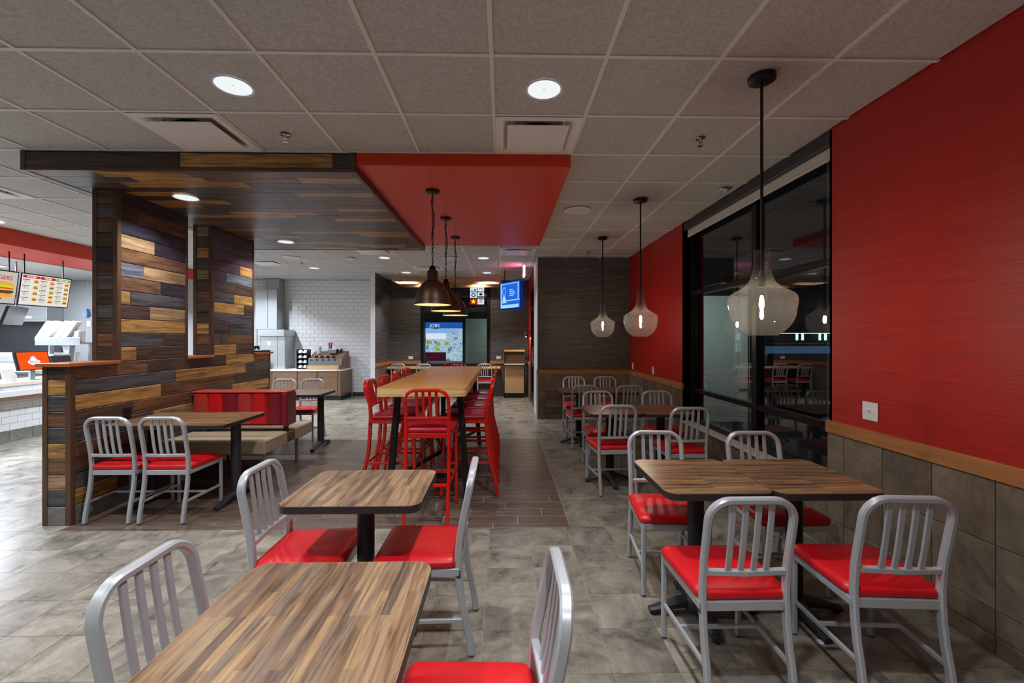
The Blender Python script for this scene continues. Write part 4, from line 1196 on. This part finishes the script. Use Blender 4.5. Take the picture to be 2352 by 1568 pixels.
# ---- television
tv = thing('television', 'blue lit television on a ceiling pole near the exit', 'television', (.15, 9.2, 2.395), R(-56))
MB().box(-.40, .40, -.02, .04, -.30, .30, .008).build('housing', 'tv_dark', tv)
MB().box(-.33, .36, -.024, -.02, -.27, .27).build('screen', 'tv_blue', tv)
m_ = MB(); m_.box(-.33, -.29, -.027, -.024, -.27, .27); m_.box(-.33, .33, -.027, -.024, -.27, -.20); m_.box(-.25, .36, -.027, -.024, -.12, -.10); m_.box(.30, .33, -.027, -.024, -.1, .24); m_.box(-.28, .33, -.027, -.024, .235, .25)
m_.build('bright_bars', 'tv_light', tv)
m_ = MB(); m_.tube([(-.2 + .05 * math.cos(a * PI / 8), -.026, .08 + .1 * math.sin(a * PI / 8)) for a in range(16)], .006, 4, True); m_.prism([(-.24, -.02), (-.16, -.02), (-.11, -.16), (-.27, -.16)], -.028, -.024, 'y'); m_.build('figure', 'tv_light', tv)
m_ = MB(); [m_.box(.0, .0 + w_, -.027, -.024, z_, z_ + .02) for w_, z_ in ((.12, .1), (.18, .06), (.2, .02), (.16, -.02))]; m_.build('text_lines', 'tv_light', tv)
MB().cyl(.012, .3, .68, (-.3, .06), 10).build('pole', 'black_metal', tv, True)
MB().box(-.33, .1, .04, .08, -.05, .05).box(-.33, -.27, .04, .08, .0, .32).build('mount', 'black_metal', tv)
light('screen_glow', 'AREA', tv, (0, -.04, 0), 5, (.3, .5, 1), .5, (PI / 2, 0, 0))

# ---- exit sign
ex = thing('exit_sign', 'red lit exit sign hanging edge-on at the ceiling near the door', 'exit sign', (.42, 8.66, CZ))
MB().box(-.02, .02, 0, .32, -.235, -.02, .004).build('housing', 'exit_pink', ex)
MB().box(-.03, .03, .06, .26, -.02, -.002, .003).build('canopy', 'white_plastic', ex)
text('EXIT', .16, 'exit_red', ex, (-.022, .16, -.128), (PI / 2, 0, -PI / 2))
light('glow', 'AREA', ex, (-.03, .16, -.12), 3, (1, .08, .15), .2, (0, R(90), 0))

# ---- hanging wood light frame
hf = thing('hanging_light_frame', 'suspended wooden frame with downlights before the rear window', 'light fixture', (0, 0, 0))
HX0, HX1, HY0, HY1, HZ0, HZ1 = -2.45, -.04, 9.6, 10.75, 2.735, 2.84
for n_, b_ in (('beam', (HX0, HX1, HY0, HY0 + .04)), ('beam', (HX0, HX1, HY1 - .04, HY1)), ('beam', (HX0, HX0 + .04, HY0 + .04, HY1 - .04)), ('beam', (HX1 - .04, HX1, HY0 + .04, HY1 - .04)), ('beam', (-1.27, -1.23, HY0 + .04, HY1 - .04)),
               ('beam', (HX0 + .04, HX1 - .04, 10.1, 10.14))):
    MB().box(*b_, HZ0, HZ1, .003).build(n_, 'beam_wood', hf)
for x in (HX0 + .15, HX1 - .12): MB().cyl(.006, HZ1, CZ, (x, 9.75), 8).build('hanging_rod', 'black_metal', hf)
for x in (-1.9, -.6):
    s_ = MB().lathe([(.05, HZ1 + .0), (.06, HZ1 + .03), (.03, HZ1 + .05)], 16, (x, 10.5, 0), True).build('spot_lamp', 'black_metal', hf, True)
    MB().lathe([(.045, HZ1 - .005), (.01, HZ1 - .003)], 16, (x, 10.5, 0), True).build('lens', 'lens_white', s_)
    l_ = light('lamp', 'SPOT', s_, (x, 10.52, HZ1 - .012), 22, (1, .85, .6), .02, (R(25), 0, 0)); l_.data.spot_size = R(150); l_.data.spot_blend = .4

# ---- sconce by the door
sn = thing('wall_sconce', 'small black wall lamp beside the entrance door', 'wall lamp', (.64, 10.4, 1.52))
MB().tube([(0, 0, .1), (-.05, 0, .14), (-.1, 0, .1)], .008, 6).build('arm', 'black_metal', sn)
MB().lathe([(.015, .1), (.03, .08), (.055, .0)], 16, (-.1, 0, 0)).build('shade', 'black_metal', sn, True)
MB().lathe([(.02, .04), (.028, .01), (.01, -.005)], 10, (-.1, 0, 0), True).build('light_bulb', 'bulb_warm', sn, True)

# ---- outlets
def outlet(loc, rz, label, wide=False):
    t = thing('wall_outlet', label, 'outlet', loc, rz, 'white wall outlets')
    a = .058 if wide else .036
    MB().box(-a, a, -.006, .0, -.058, .058, .002).build('plate', 'white_plastic', t)
    m_ = MB()
    for c in ((-.0,) if not wide else (0,)):
        m_.box(c - .034, c + .034, -.009, -.006, -.018, .018, .001) if wide else m_.box(c - .017, c + .017, -.009, -.006, -.032, .032, .001)
    so = m_.build('socket', 'white_lamp_trim', t)
    q = MB()
    for z in (-.018, .018):
        for x in (-.007, .005):
            if wide: q.box(z * 1.2 - .005, z * 1.2 + .003, -.0095, -.009, x, x + .0025)
            else: q.box(x, x + .0025, -.0095, -.009, z - .005, z + .005)
    if wide: q.box(-.006, .006, -.0095, -.009, -.006, -.001); q.box(-.006, .006, -.0095, -.009, .001, .006)
    q.build('slots', 'black_plastic', so)
    return t
outlet((XR - .001, 2.715, 1.025), R(-90), 'white wide outlet on the near red wall above the chair rail', True)
outlet((XR - .001, 7.78, .985), R(-90), 'small white outlet on the red wall close to the dark wall corner')
outlet((XR - .001, 6.72, .985), R(-90), 'small white outlet on the far red wall, nearer the window')
outlet((-2.38, YB - .002, .985), 0, 'small white outlet on the far wall left of the rear window').rotation_euler.y = PI / 2
outlet((-.12, YB - .002, .985), 0, 'small white outlet on the far wall right of the rear window').rotation_euler.y = PI / 2
outlet((-3.68, YB - .010, .45), 0, 'steel outlet low on the white tiled wall')

# ---- paper sheets on the chair seat under the near right table
pp_ = thing('paper_sheet', 'loose paper lying on the seat behind the right near table', 'paper', (1.6, 2.5, .519))
g = [[(-.13 + .26 * i / 6, -.09 + .18 * j / 4, .004 + .012 * math.sin(i * 1.1) * math.sin(j * .9) + .012) for j in range(5)] for i in range(7)]
m_ = MB(); vs = [p for r in g for p in r]; vs += [(x, y, z - .001) for x, y, z in vs]
fs = []
for i in range(6):
    for j in range(4):
        a = i * 5 + j; fs.append((a, a + 1, a + 6, a + 5)); fs.append((a + 35, a + 40, a + 41, a + 36))
m_.add(vs, fs); m_.build('sheet', 'paper', pp_, True)
tag(MB().lathe([(.016, 0), (.018, .004), (.014, .007)], 16, cap=True).build('bottle_cap', 'white_plastic', loc=(1.55, 2.10, 0)), 'small white cap on the floor under the right near table', 'cap')

# ================================================================== DRINKS COUNTER
dc = thing('drinks_counter', 'brown wood beverage counter with white top by the tiled wall', 'counter', (0, 0, 0))
DX0, DX1, DY0, DY1 = -6.26, -3.88, 10.48, YB - .01
MB().box(DX0, DX1 - .02, DY0 + .05, DY1, 0, .10).build('toe_kick', 'toe_black', dc)
MB().box(DX0, DX1, DY0 + .02, DY1, .10, .70, .003).build('body', 'cabinet_wood', dc)
MB().prism([(DX0, DY0 - .01), (DX1 - .10, DY0 - .01), (DX1 - .02, DY0 + .02), (DX1 + .025, DY0 + .10), (DX1 + .025, DY1), (DX0, DY1)], .70, .735).build('counter_top', 'white_top', dc)
ds = [(-3.96, -4.42, 1), (-4.44, -4.90, -1), (-4.92, -5.50, 1), (-5.52, -5.98, -1), (-6.0, -6.24, 1)]
for a, b_, h in ds:
    d_ = MB().box(b_, a, DY0 + .002, DY0 + .02, .115, .685, .003).build('cabinet_door', 'cabinet_wood', dc)
    hx = (b_ + .06) if h > 0 else (a - .06)
    MB().box(hx - .008, hx + .008, DY0 - .022, DY0 - .012, .52, .63, .003).box(hx - .006, hx + .006, DY0 - .014, DY0 + .004, .53, .54).box(hx - .006, hx + .006, DY0 - .014, DY0 + .004, .61, .62).build('door_handle', 'steel', d_)
MB().box(DX1 - .05, DX1 - .03, DY0 - .002, DY0 + .02, .11, .69).build('metal_strip', 'steel', dc)
CT = .735
og = thing('condiment_organizer', 'stepped wood condiment organizer with steel bin on the drinks counter', 'organizer', (-4.72, 10.52, CT))
MB().prism([(0, 0), (.62, 0), (.62, .43), (.50, .43), (.18, .27), (.17, .10), (0, .10)], 0, .80, 'x').build('body', 'cabinet_wood', og)
MB().box(.03, .77, -.004, .0, .01, .10).build('front_strip', 'cabinet_light', og)
MB().box(.05, .80, .005, .15, .10, .26, .004).build('steel_bin', 'steel', og)
for k in range(5): MB().box(.09 + .14 * k, .15 + .14 * k, .0, .006, .215, .245, .002).build('bin_opening', 'black_plastic', og)
for k in range(4):
    q = MB().prism([(.13 + .14 * k, .25), (.21 + .14 * k, .25), (.19 + .14 * k, .33), (.15 + .14 * k, .33)], .14, .2, 'y').build('condiment_hopper', 'black_plastic', og)
t = thing('straw_bundle', 'bundle of red straws in a cup on the condiment organizer', 'straws', (-4.36, 11.05, CT + .43))
MB().lathe([(.035, 0), (.045, .1)], 14, cap=True).build('cup', 'clear_blue', t, True)
rr = random.Random(2); m_ = MB()
for k in range(16):
    a = rr.uniform(0, 6.28); r_ = rr.uniform(0, .03)
    m_.tube([(r_ * math.cos(a), r_ * math.sin(a), .01), (r_ * 2.1 * math.cos(a), r_ * 2.1 * math.sin(a), rr.uniform(.19, .225))], .006, 5)
m_.build('straws', 'straw_red', t, kind='stuff')
t = thing('cup_stack', 'stack of white paper cups on the drinks counter organizer', 'cups', (-4.55, 10.85, CT + .376))
for k in range(3): MB().lathe([(.04, .03 * k), (.058, .11 + .03 * k), (.06, .112 + .03 * k)], 18, cap=True).build('paper_cup', 'paper', t, True)
t = thing('napkin_dispenser', 'chrome napkin dispenser on the drinks counter organizer', 'dispenser', (-4.22, 10.86, CT + .38))
MB().box(-.1, .1, -.06, .06, 0, .09, .01).build('body', 'steel', t); MB().box(-.08, .08, -.05, .05, .088, .10, .004).build('napkins', 'paper', t)
t = thing('sauce_tray', 'dark tray of small black condiment cups on the organizer', 'tray', (-3.99 - .1, 10.95, CT + .42))
for i in range(4):
    for j in range(2): MB().lathe([(.018, 0), (.024, .05), (.012, .07)], 10, (-.07 + .045 * i, -.03 + .06 * j, 0), True).build('condiment_cup', 'black_plastic' if (i + j) % 2 else 'chrome', t, True)
lo = thing('lid_rack', 'black rack stacked with white cup lids left of the organizer', 'rack', (-4.88, 10.75, CT))
MB().box(-.13, -.12, -.1, .1, 0, .48).box(.12, .13, -.1, .1, 0, .48).box(-.12, .12, .09, .1, 0, .48).build('side_panels', 'black_plastic', lo)
for k in range(4):
    MB().box(-.12, .12, -.1, .09, .02 + .12 * k, .03 + .12 * k).build('shelf', 'black_plastic', lo)
    for x in (-.06, .06): MB().lathe([(.052, 0), (.054, .03), (.04, .06), (.02, .075)], 14, (x, -.03, .03 + .12 * k), True).build('lid_stack', 'paper', lo, True)
t = thing('spray_bottle', 'clear blue spray bottle at the left end of the drinks counter', 'bottle', (-5.88, 10.62, CT))
MB().lathe([(.05, 0), (.05, .22), (.02, .28), (.02, .32)], 16, cap=True).build('body', 'clear_blue', t, True); MB().box(-.02, .05, -.015, .015, .32, .37, .005).build('nozzle', 'blue_tray', t)
t = thing('sanitizer_bottle', 'white and yellow bottle beside the blue spray bottle', 'bottle', (-5.68, 10.66, CT))
MB().lathe([(.04, 0), (.04, .13), (.015, .16), (.015, .2)], 14, cap=True).build('body', 'white_plastic', t, True); MB().lathe([(.041, .02), (.041, .10)], 14, cap=True).build('product_band', 'yellow', t, True)
# stainless beverage units
t = thing('ice_machine', 'tall grey stainless cabinet unit on the white tiled wall', 'appliance', (-5.83, 10.85, 1.70))
MB().box(-.28, .25, 0, .38, 0, 1.0, .006).build('body', 'steel_satin', t); MB().box(.02, .026, -.004, 0, .02, .98).build('door_seam', 'grout_dark', t)
MB().box(-.02, .25, .1, .38, 1.0, 1.26, .004).build('duct', 'steel_satin', t)
t = thing('drink_dispenser', 'grey stainless drink dispenser standing on the drinks counter', 'appliance', (-5.62, 10.72, CT))
MB().box(-.28, .30, 0, .5, 0, .80, .006).build('body', 'steel_satin', t); MB().box(-.33, .31, -.06, .5, .80, .955, .006).build('hood', 'steel_satin', t)
MB().box(-.12, -.04, -.006, 0, .58, .66).build('notice', 'paper', t); MB().box(.12, .126, -.004, 0, .02, .78).build('door_seam', 'grout_dark', t)
t = thing('service_door', 'pale bluish door panel beyond the far plank column', 'door', (-6.8, YB - .05, 0))
MB().box(-.5, .5, 0, .04, 0, 2.6, .004).build('leaf', 'white_plastic', t); MB().box(-.54, -.5, -.01, .05, 0, 2.64).box(.5, .54, -.01, .05, 0, 2.64).box(-.54, .54, -.01, .05, 2.6, 2.64).build('door_frame', 'steel_satin', t)
t = thing('tray_on_ledge', 'black tray with papers on the far ledge of the partition', 'tray', (XP - .1, 6.30, 1.291))
MB().box(-.12, .12, -.17, .17, 0, .022, .004).build('tray', 'black_plastic', t); MB().box(-.06, .08, -.12, .1, .022, .028).build('papers', 'paper', t)
t = thing('ledge_sign', 'small black sign with white arrow standing on the far ledge', 'sign', (XP - .15, 6.42, 1.291))
MB().box(-.035, .035, -.01, .01, 0, .085, .003).build('plate', 'black_plastic', t)
MB().prism([(-.008, .05), (.008, .05), (.008, .035), (.02, .035), (0, .015), (-.02, .035), (-.008, .035)], -.013, -.01, 'y').build('arrow', 'paper', t)

# ================================================================== ORDER COUNTER AND KITCHEN
oc = thing('order_counter', 'order counter with cream top, white tile front and wood edged shelf', 'counter', (0, 0, 0))
OX = -7.09; OY0, OY1 = 2.5, 8.6
MB().box(-7.75, OX - .012, OY0, OY1, 0, .80).build('body', 'grout_light', oc)
MB().box(-7.8, OX + .02, OY0 - .02, OY1 + .02, .795, .845, .006).build('counter_top', 'cream_top', oc)
MB().box(OX - .01, OX + .12, OY0, OY1, .60, .735, .004).build('tray_shelf', 'cabinet_wood', oc)
MB().box(OX - .01, OX + .125, OY0, OY1, .655, .737, .004).build('shelf_top', 'white_top', oc)
rc = []
for j, (z0, z1) in enumerate(((.735, .795), (.16, .26), (.26, .36), (.36, .46), (.46, .56), (.56, .60))):
    for a, b_ in zip(*(lambda q: (q[:-1], q[1:]))(breaks(OY0, OY1, .2, OY0 + (.1 if j % 2 else 0)))):
        if b_ - a > .02: rc.append((OX - .012, (a + b_) / 2, (z0 + z1) / 2, b_ - a - .004, z1 - z0 - .004))
pieces(oc, 'subway_tile', rc, 'xpos', .010, 'white_tile', .0015)
rc = [(OX - .012, (a + b_) / 2, .075, b_ - a - .004, .146) for a, b_ in zip(*(lambda q: (q[:-1], q[1:]))(breaks(OY0, OY1, .3, OY0)))]
pieces(oc, 'base_tile', rc, 'xpos', .016, 'base_tile', .002)
# customer display
cd = thing('customer_display', 'orange customer display with white hat logo on the order counter', 'screen', (-7.28, 6.87, .845))
rt = MB().box(-.012, .02, -.245, .245, -.14, .15, .004).build('housing', 'black_plastic', cd)
rt.location = (0.01, 0, .285); rt.rotation_euler = (0, R(-14), 0)
s1 = MB().box(.02, .022, -.215, .225, -.128, .138).build('screen', 'screen_orange', rt)
# logo: hat over wordmark
lgm = MB()
def outl(pts, x0, x1): return [(y, z) for y, z in pts]
hat = [(-.055, -.02), (-.05, .02), (-.035, .05), (-.012, .066), (.012, .066), (.035, .05), (.05, .02), (.055, -.02)]
blob = [(-.088, -.012), (-.082, -.032), (-.05, -.05), (-.02, -.062), (.02, -.062), (.05, -.05), (.082, -.032), (.09, -.006), (.075, .012), (.055, .01), (.05, .03), (.035, .055), (.012, .072), (-.012, .072), (-.035, .055), (-.05, .03), (-.058, .008), (-.078, .006)]
lgm.prism(blob, .0225, .0235, 'x'); lo_ = lgm.build('logo_shape', 'scr_logo', s1)
q = MB(); q.tube([(.024, y, z) for y, z in ((-.045, .0), (-.045, .02), (-.035, .042), (-.018, .054), (0, .046), (.018, .054), (.035, .042), (.045, .02), (.045, .0))], .0035, 5)
q.tube([(.024, y, z) for y, z in ((-.055, -.036), (-.02, -.05), (.02, -.05), (.055, -.036))], .0025, 5); q.build('hat_outline', 'scr_maroon', s1)
text("Arby's", .052, 'scr_maroon', s1, (.0245, 0, -.016), (PI / 2, 0, PI / 2))
MB().box(-.02, .02, -.035, .035, 0, .2, .004).box(-.08, .08, -.1, .1, 0, .012, .004).build('stand', 'steel_satin', cd)
for yy, lab in ((6.1, 'dark register terminal at the left end of the order counter'), (7.5, 'dark register terminal behind the orange display')):
    t = thing('cash_register', lab, 'register', (-7.45, yy, .845), 0, 'cash registers on the order counter')
    MB().box(-.15, .1, -.18, .18, 0, .06, .008).build('base', 'black_plastic', t)
    MB().prism([(.02, .06), (.06, .06), (-.02, .34), (-.05, .34)], -.16, .16, 'y').build('terminal', 'black_metal', t)
    MB().box(-.05, .04, -.015, .015, .05, .2).build('neck', 'steel_satin', t)
t = thing('card_sign', 'beige slanted card sign on the order counter beside the display', 'sign', (-7.16, 6.47, .845))
MB().prism([(-.02, 0), (.02, 0), (-.05, .19), (-.056, .19)], -.08, .08, 'y').build('card', 'sill_white', t)
MB().tube([(.03, .05, 0), (.03, .05, .1), (.0, .05, .13)], .006, 6).build('stand', 'white_plastic', t)
# menu boards
def menu(yc, w, label):
    t = thing('menu_board', label, 'menu board', (-7.165, yc, 2.22), 0, 'lit menu boards above the order counter')
    h = MB().box(-.03, .0, -w / 2, w / 2, -.27, .27, .004).build('housing', 'black_plastic', t); h.rotation_euler = (0, R(8), 0); h.scale = (1, .872, .907)
    s = MB().box(0, .002, -w / 2 + .018, w / 2 - .018, -.252, .252).build('screen', 'screen_white', h)
    for y in (-w / 3, w / 3): MB().cyl(.008, .24, .53, (-.02, y), 8).build('hanger', 'black_metal', t)
    return t, h, s
t, h, s = menu(6.965, .86, 'menu board with small pictures of sandwiches, right of the burger board')
W2 = .86 / 2 - .018
XT = (PI / 2, 0, PI / 2)
cols = [(-.40, .27, 'scr_red', 'ROAST BEEF', 4), (-.12, .26, 'scr_red', 'CHICKEN', 5), (.155, .245, 'scr_green', 'MARKET FRESH', 5)]
for y0, wd, cm, tx, n_ in cols:
    MB().box(.002, .003, y0, y0 + wd, .195, .235).build('heading_bar', cm, s)
    text(tx, .028, 'scr_logo', s, (.0035, y0 + wd / 2, .214), XT)
    for k in range(n_):
        z = .165 - k * (.40 / n_)
        m_ = MB(); m_.lathe([(.01, 0)], 3) if 0 else None
        m_.prism([(y0 + .012 + .009 * math.cos(a * PI / 5), z + .009 * math.sin(a * PI / 5)) for a in range(10)], .002, .003, 'x'); m_.build('bullet', cm, s)
        m_ = MB(); m_.box(.002, .003, y0 + .028, y0 + .12, z - .005, z + .006)
        for q in range(3): m_.box(.002, .003, y0 + .028, y0 + .07, z - .022 - .014 * q, z - .018 - .014 * q); m_.box(.002, .003, y0 + .09, y0 + .105, z - .022 - .014 * q, z - .018 - .014 * q)
        m_.build('text_lines', 'scr_text', s)
        cy, cz = y0 + wd - .05, z - .022
        hh_ = .028
        for nm_, mt_, z0, z1, ww in (('bun', 'scr_bun', .008, .03, .036), ('filling', 'scr_lettuce', .002, .008, .042), ('filling', 'scr_patty', -.012, .002, .04), ('bun', 'scr_bun', -.028, -.012, .036)):
            MB().prism([(cy - ww, cz + z0), (cy + ww, cz + z0), (cy + ww * .8, cz + z1), (cy - ww * .8, cz + z1)], .002, .0035, 'x').build(nm_, mt_, s)
t, h, s = menu(6.19, .86, 'burger menu board at the left edge of the picture')
s.data.materials[0] = MT['screen_cream']
text('BURGERS', .092, 'scr_red', s, (.003, .15, .15), XT)
def ell(cy, cz, a, b_, m_, nm_, n=22, half=False, x=.004, jag=0):
    pts = []
    for i in range(n + 1 if half else n):
        an = (PI if half else 2 * PI) * i / n; j = 1 + (jag if i % 2 else 0); pts.append((cy + a * math.cos(an) * j, cz + b_ * math.sin(an) * j))
    MB().prism(pts, .002, x, 'x').build(nm_, m_, s)
bc = .215
ell(bc, .02, .17, .075, 'scr_bun', 'bun', half=True)
ell(bc, .01, .175, .03, 'scr_lettuce', 'filling', x=.005, jag=.1); ell(bc, -.02, .165, .02, 'scr_tomato', 'filling', x=.0055); ell(bc, -.065, .16, .04, 'scr_patty', 'patty', x=.005, jag=.04)
ell(bc, -.125, .165, .032, 'scr_bun', 'bun', x=.006); ell(bc, -.035, .17, .01, 'scr_lettuce', 'filling', x=.0065, jag=.2)
m_ = MB(); m_.box(.002, .003, .06, .12, -.19, -.175); m_.box(.002, .003, .14, .22, -.19, -.175); m_.build('text_lines', 'scr_text', s)
# kitchen monitor
t = thing('kitchen_monitor', 'black monitor with cables hanging below the burger board', 'monitor', (-7.9, 7.2, 1.86), R(-62))
h = MB().box(-.32, .32, -.02, .02, -.16, .14, .006).build('housing', 'black_plastic', t); h.rotation_euler = (R(-16), 0, 0)
MB().box(-.16, .02, -.10, -.02, -.12, .12, .01).build('mount', 'black_metal', t); MB().cyl(.012, .1, .88, (-.05, .0), 8).build('pole', 'steel', t)
m_ = MB(); [m_.tube([(-.1 + .04 * k, -.1, .0), (-.12 + .05 * k, -.13, -.12), (-.18 + .03 * k, -.08, -.2)], .005, 5) for k in range(4)]; m_.build('cables', 'black_plastic', t)
MB().cyl(.008, -.02, -.01, (-.02, -.105), 8).build('status_led', 'led_blue', t)
# hood and back line
t = thing('exhaust_hood', 'stainless exhaust hood at the far left of the kitchen', 'exhaust hood', (0, 0, 0))
MB().box(-10.95, -9.5, 9.25, 9.59, 1.84, 2.7, .006).build('canopy', 'steel_satin', t)
MB().box(-10.9, -9.55, 9.28, 9.58, 1.82, 1.84).build('filter_bank', 'hood_dark', t); MB().box(-10.95, -9.5, 9.23, 9.25, 1.83, 1.87, .003).build('edge_lip', 'steel', t)
MB().box(-10.0, -9.8, 9.244, 9.25, 1.90, 1.94).build('name_plate', 'white_plastic', t)
t = thing('fryer_bank', 'dark steel fryers and racks standing under the exhaust hood', 'fryer', (-9.93, 8.62, 0))
MB().box(-1.0, .5, 0, .9, .1, .92, .006).build('body', 'steel', t); MB().box(-1.0, .5, .86, .93, .92, 1.8, .006).build('splash_back', 'hood_dark', t)
for x in (-.75, -.3, .2):
    MB().box(x - .18, x + .18, .15, .55, .92, .95, .004).build('fry_well', 'black_metal', t)
    MB().tube([(x, .2, 1.0), (x, -.05, 1.15)], .012, 6).build('basket_handle', 'black_plastic', t)
t = thing('prep_table', 'stainless prep table with white panels behind the order counter', 'work table', (0, 0, 0))
MB().box(-9.6, -7.95, 7.75, 8.35, .86, .90, .004).build('table_top', 'steel', t)
MB().box(-9.6, -7.95, 8.25, 8.35, .90, 1.22, .006).build('rear_panel', 'white_plastic', t)
MB().box(-9.5, -8.9, 8.235, 8.25, 1.05, 1.16).box(-8.8, -8.3, 8.235, 8.25, 1.05, 1.16).build('vent_grille', 'steel_satin', t)
MB().box(-9.6, -7.95, 7.8, 8.35, .1, .86).build('cabinet', 'steel_satin', t)
fs_ = thing('fry_carton_rack', 'steel shelf with slanted white carton sleeves in the kitchen', 'rack', (-8.27, 8.0, 1.38))
MB().box(-.15, .65, 0, .3, 0, .03, .004).build('shelf', 'steel', fs_); MB().box(-.15, .65, -.004, 0, -.02, .12, .002).build('front_plate', 'steel_satin', fs_)
for k in range(4):
    x = -.12 + .13 * k + (.06 if k > 1 else 0)
    q = MB().prism([(x - .06, .11), (x + .03, .09), (x + .24, .40), (x + .15, .42)], .02 + 0, .12, 'y').build('carton_sleeve', 'paper', fs_)
    MB().prism([(x - .065, .08), (x + .0, .06), (x + .03, .12), (x - .04, .13)], .018, .10, 'y').build('carton_tip', 'orange_paper', fs_)
MB().lathe([(.07, .0), (.075, .2), (.02, .22)], 14, (.55, .1, .03), True).build('cup_stack', 'paper', fs_, True)
MB().prism([(.26, 0), (.42, 0), (.38, -.34), (.36, -.34)], .05, .15, 'y').build('funnel', 'steel_satin', fs_)
MB().box(-.12, -.09, .2, .28, -.48, 0).box(.6, .63, .2, .28, -.48, 0).build('leg', 'steel', fs_)
t = thing('fry_trays', 'blue and white lined trays beside the carton rack', 'trays', (-8.12, 7.84, .905))
for k in range(5):
    MB().prism([(-.25, .02 + .045 * k), (.28, .10 + .045 * k), (.28, .125 + .045 * k), (-.25, .045 + .045 * k)], -.1, .2, 'y').build('tray', 'blue_tray' if k % 2 else 'white_plastic', t)
t = thing('cup_dispenser', 'brown and white cup boxes at the far left of the kitchen', 'dispenser', (-8.75, 7.3, .90 - .04))
MB().box(-.25, .12, 0, .2, 0, .56, .004).build('frame', 'steel_satin', t)
for z in (.1, .25, .4): MB().box(-.24, .08, -.02, 0, z, z + .1, .004).build('box_front', 'white_plastic', t)
MB().box(.08, .14, -.03, .0, .05, .55, .003).build('side_board', 'cabinet_wood', t)
MB().box(-.3, .2, -.1, .3, -.86, 0, .005).build('base_cabinet', 'steel_satin', t)
t = thing('hanging_bag', 'blue bag hanging on the stainless kitchen wall', 'bag', (-8.98, 9.55, 1.99))
MB().loft([[(-.06 * k_, -.04 * k_, z), (.06 * k_, -.04 * k_, z), (.07 * k_, .03, z), (-.07 * k_, .03, z)] for z, k_ in ((.13, .25), (.08, .6), (0, .85), (-.05, .6))]).build('bag', 'clear_blue', t, True)
for x, lab in ((-8.95, 'left white wall plate on the stainless kitchen wall'), (-8.72, 'right white wall plate on the stainless kitchen wall')):
    t = thing('switch_plate', lab, 'switch', (x, 9.594, 1.80)); MB().box(-.04, .04, -.012, 0, -.06, .06, .003).build('plate', 'white_plastic', t); MB().box(-.015, .015, -.016, -.012, -.03, .03).build('rocker', 'white_lamp_trim', t)

# unseen lamps, added to light the pale walls outside both windows
t = thing('added_wall_light', 'added unseen lamp lighting the stucco wall outside', 'wall lamp', (3.6, 8.3, 2.42)); MB().box(-.02, .02, -1.3, .1, -.02, .02, .005).build('arm', 'black_metal', t); MB().box(-.02, .02, .05, .1, -.14, 0).build('bracket', 'black_metal', t); MB().box(-.12, .12, -1.5, -1.3, -.05, .05, .01).build('housing', 'black_metal', t)
light('lamp', 'AREA', t, (0, -1.4, -.06), 30, (.93, 1, .95), .12, (R(35), 0, 0))
t = thing('added_walkway_light', 'added unseen lamp over the rear walkway, lighting the pale wall', 'wall lamp', (.4, 13.4, 2.35)); MB().box(-.02, .02, -.7, .1, -.02, .02, .005).build('arm', 'black_metal', t); MB().box(-.02, .02, .05, .1, -.265, 0).build('bracket', 'black_metal', t); MB().box(-.1, .1, -.9, -.7, -.05, .05, .01).build('housing', 'black_metal', t)
light('lamp', 'AREA', t, (0, -.8, -.06), 26, (.85, 1, .92), .12, (R(30), 0, 0))
bpy.context.view_layer.update()
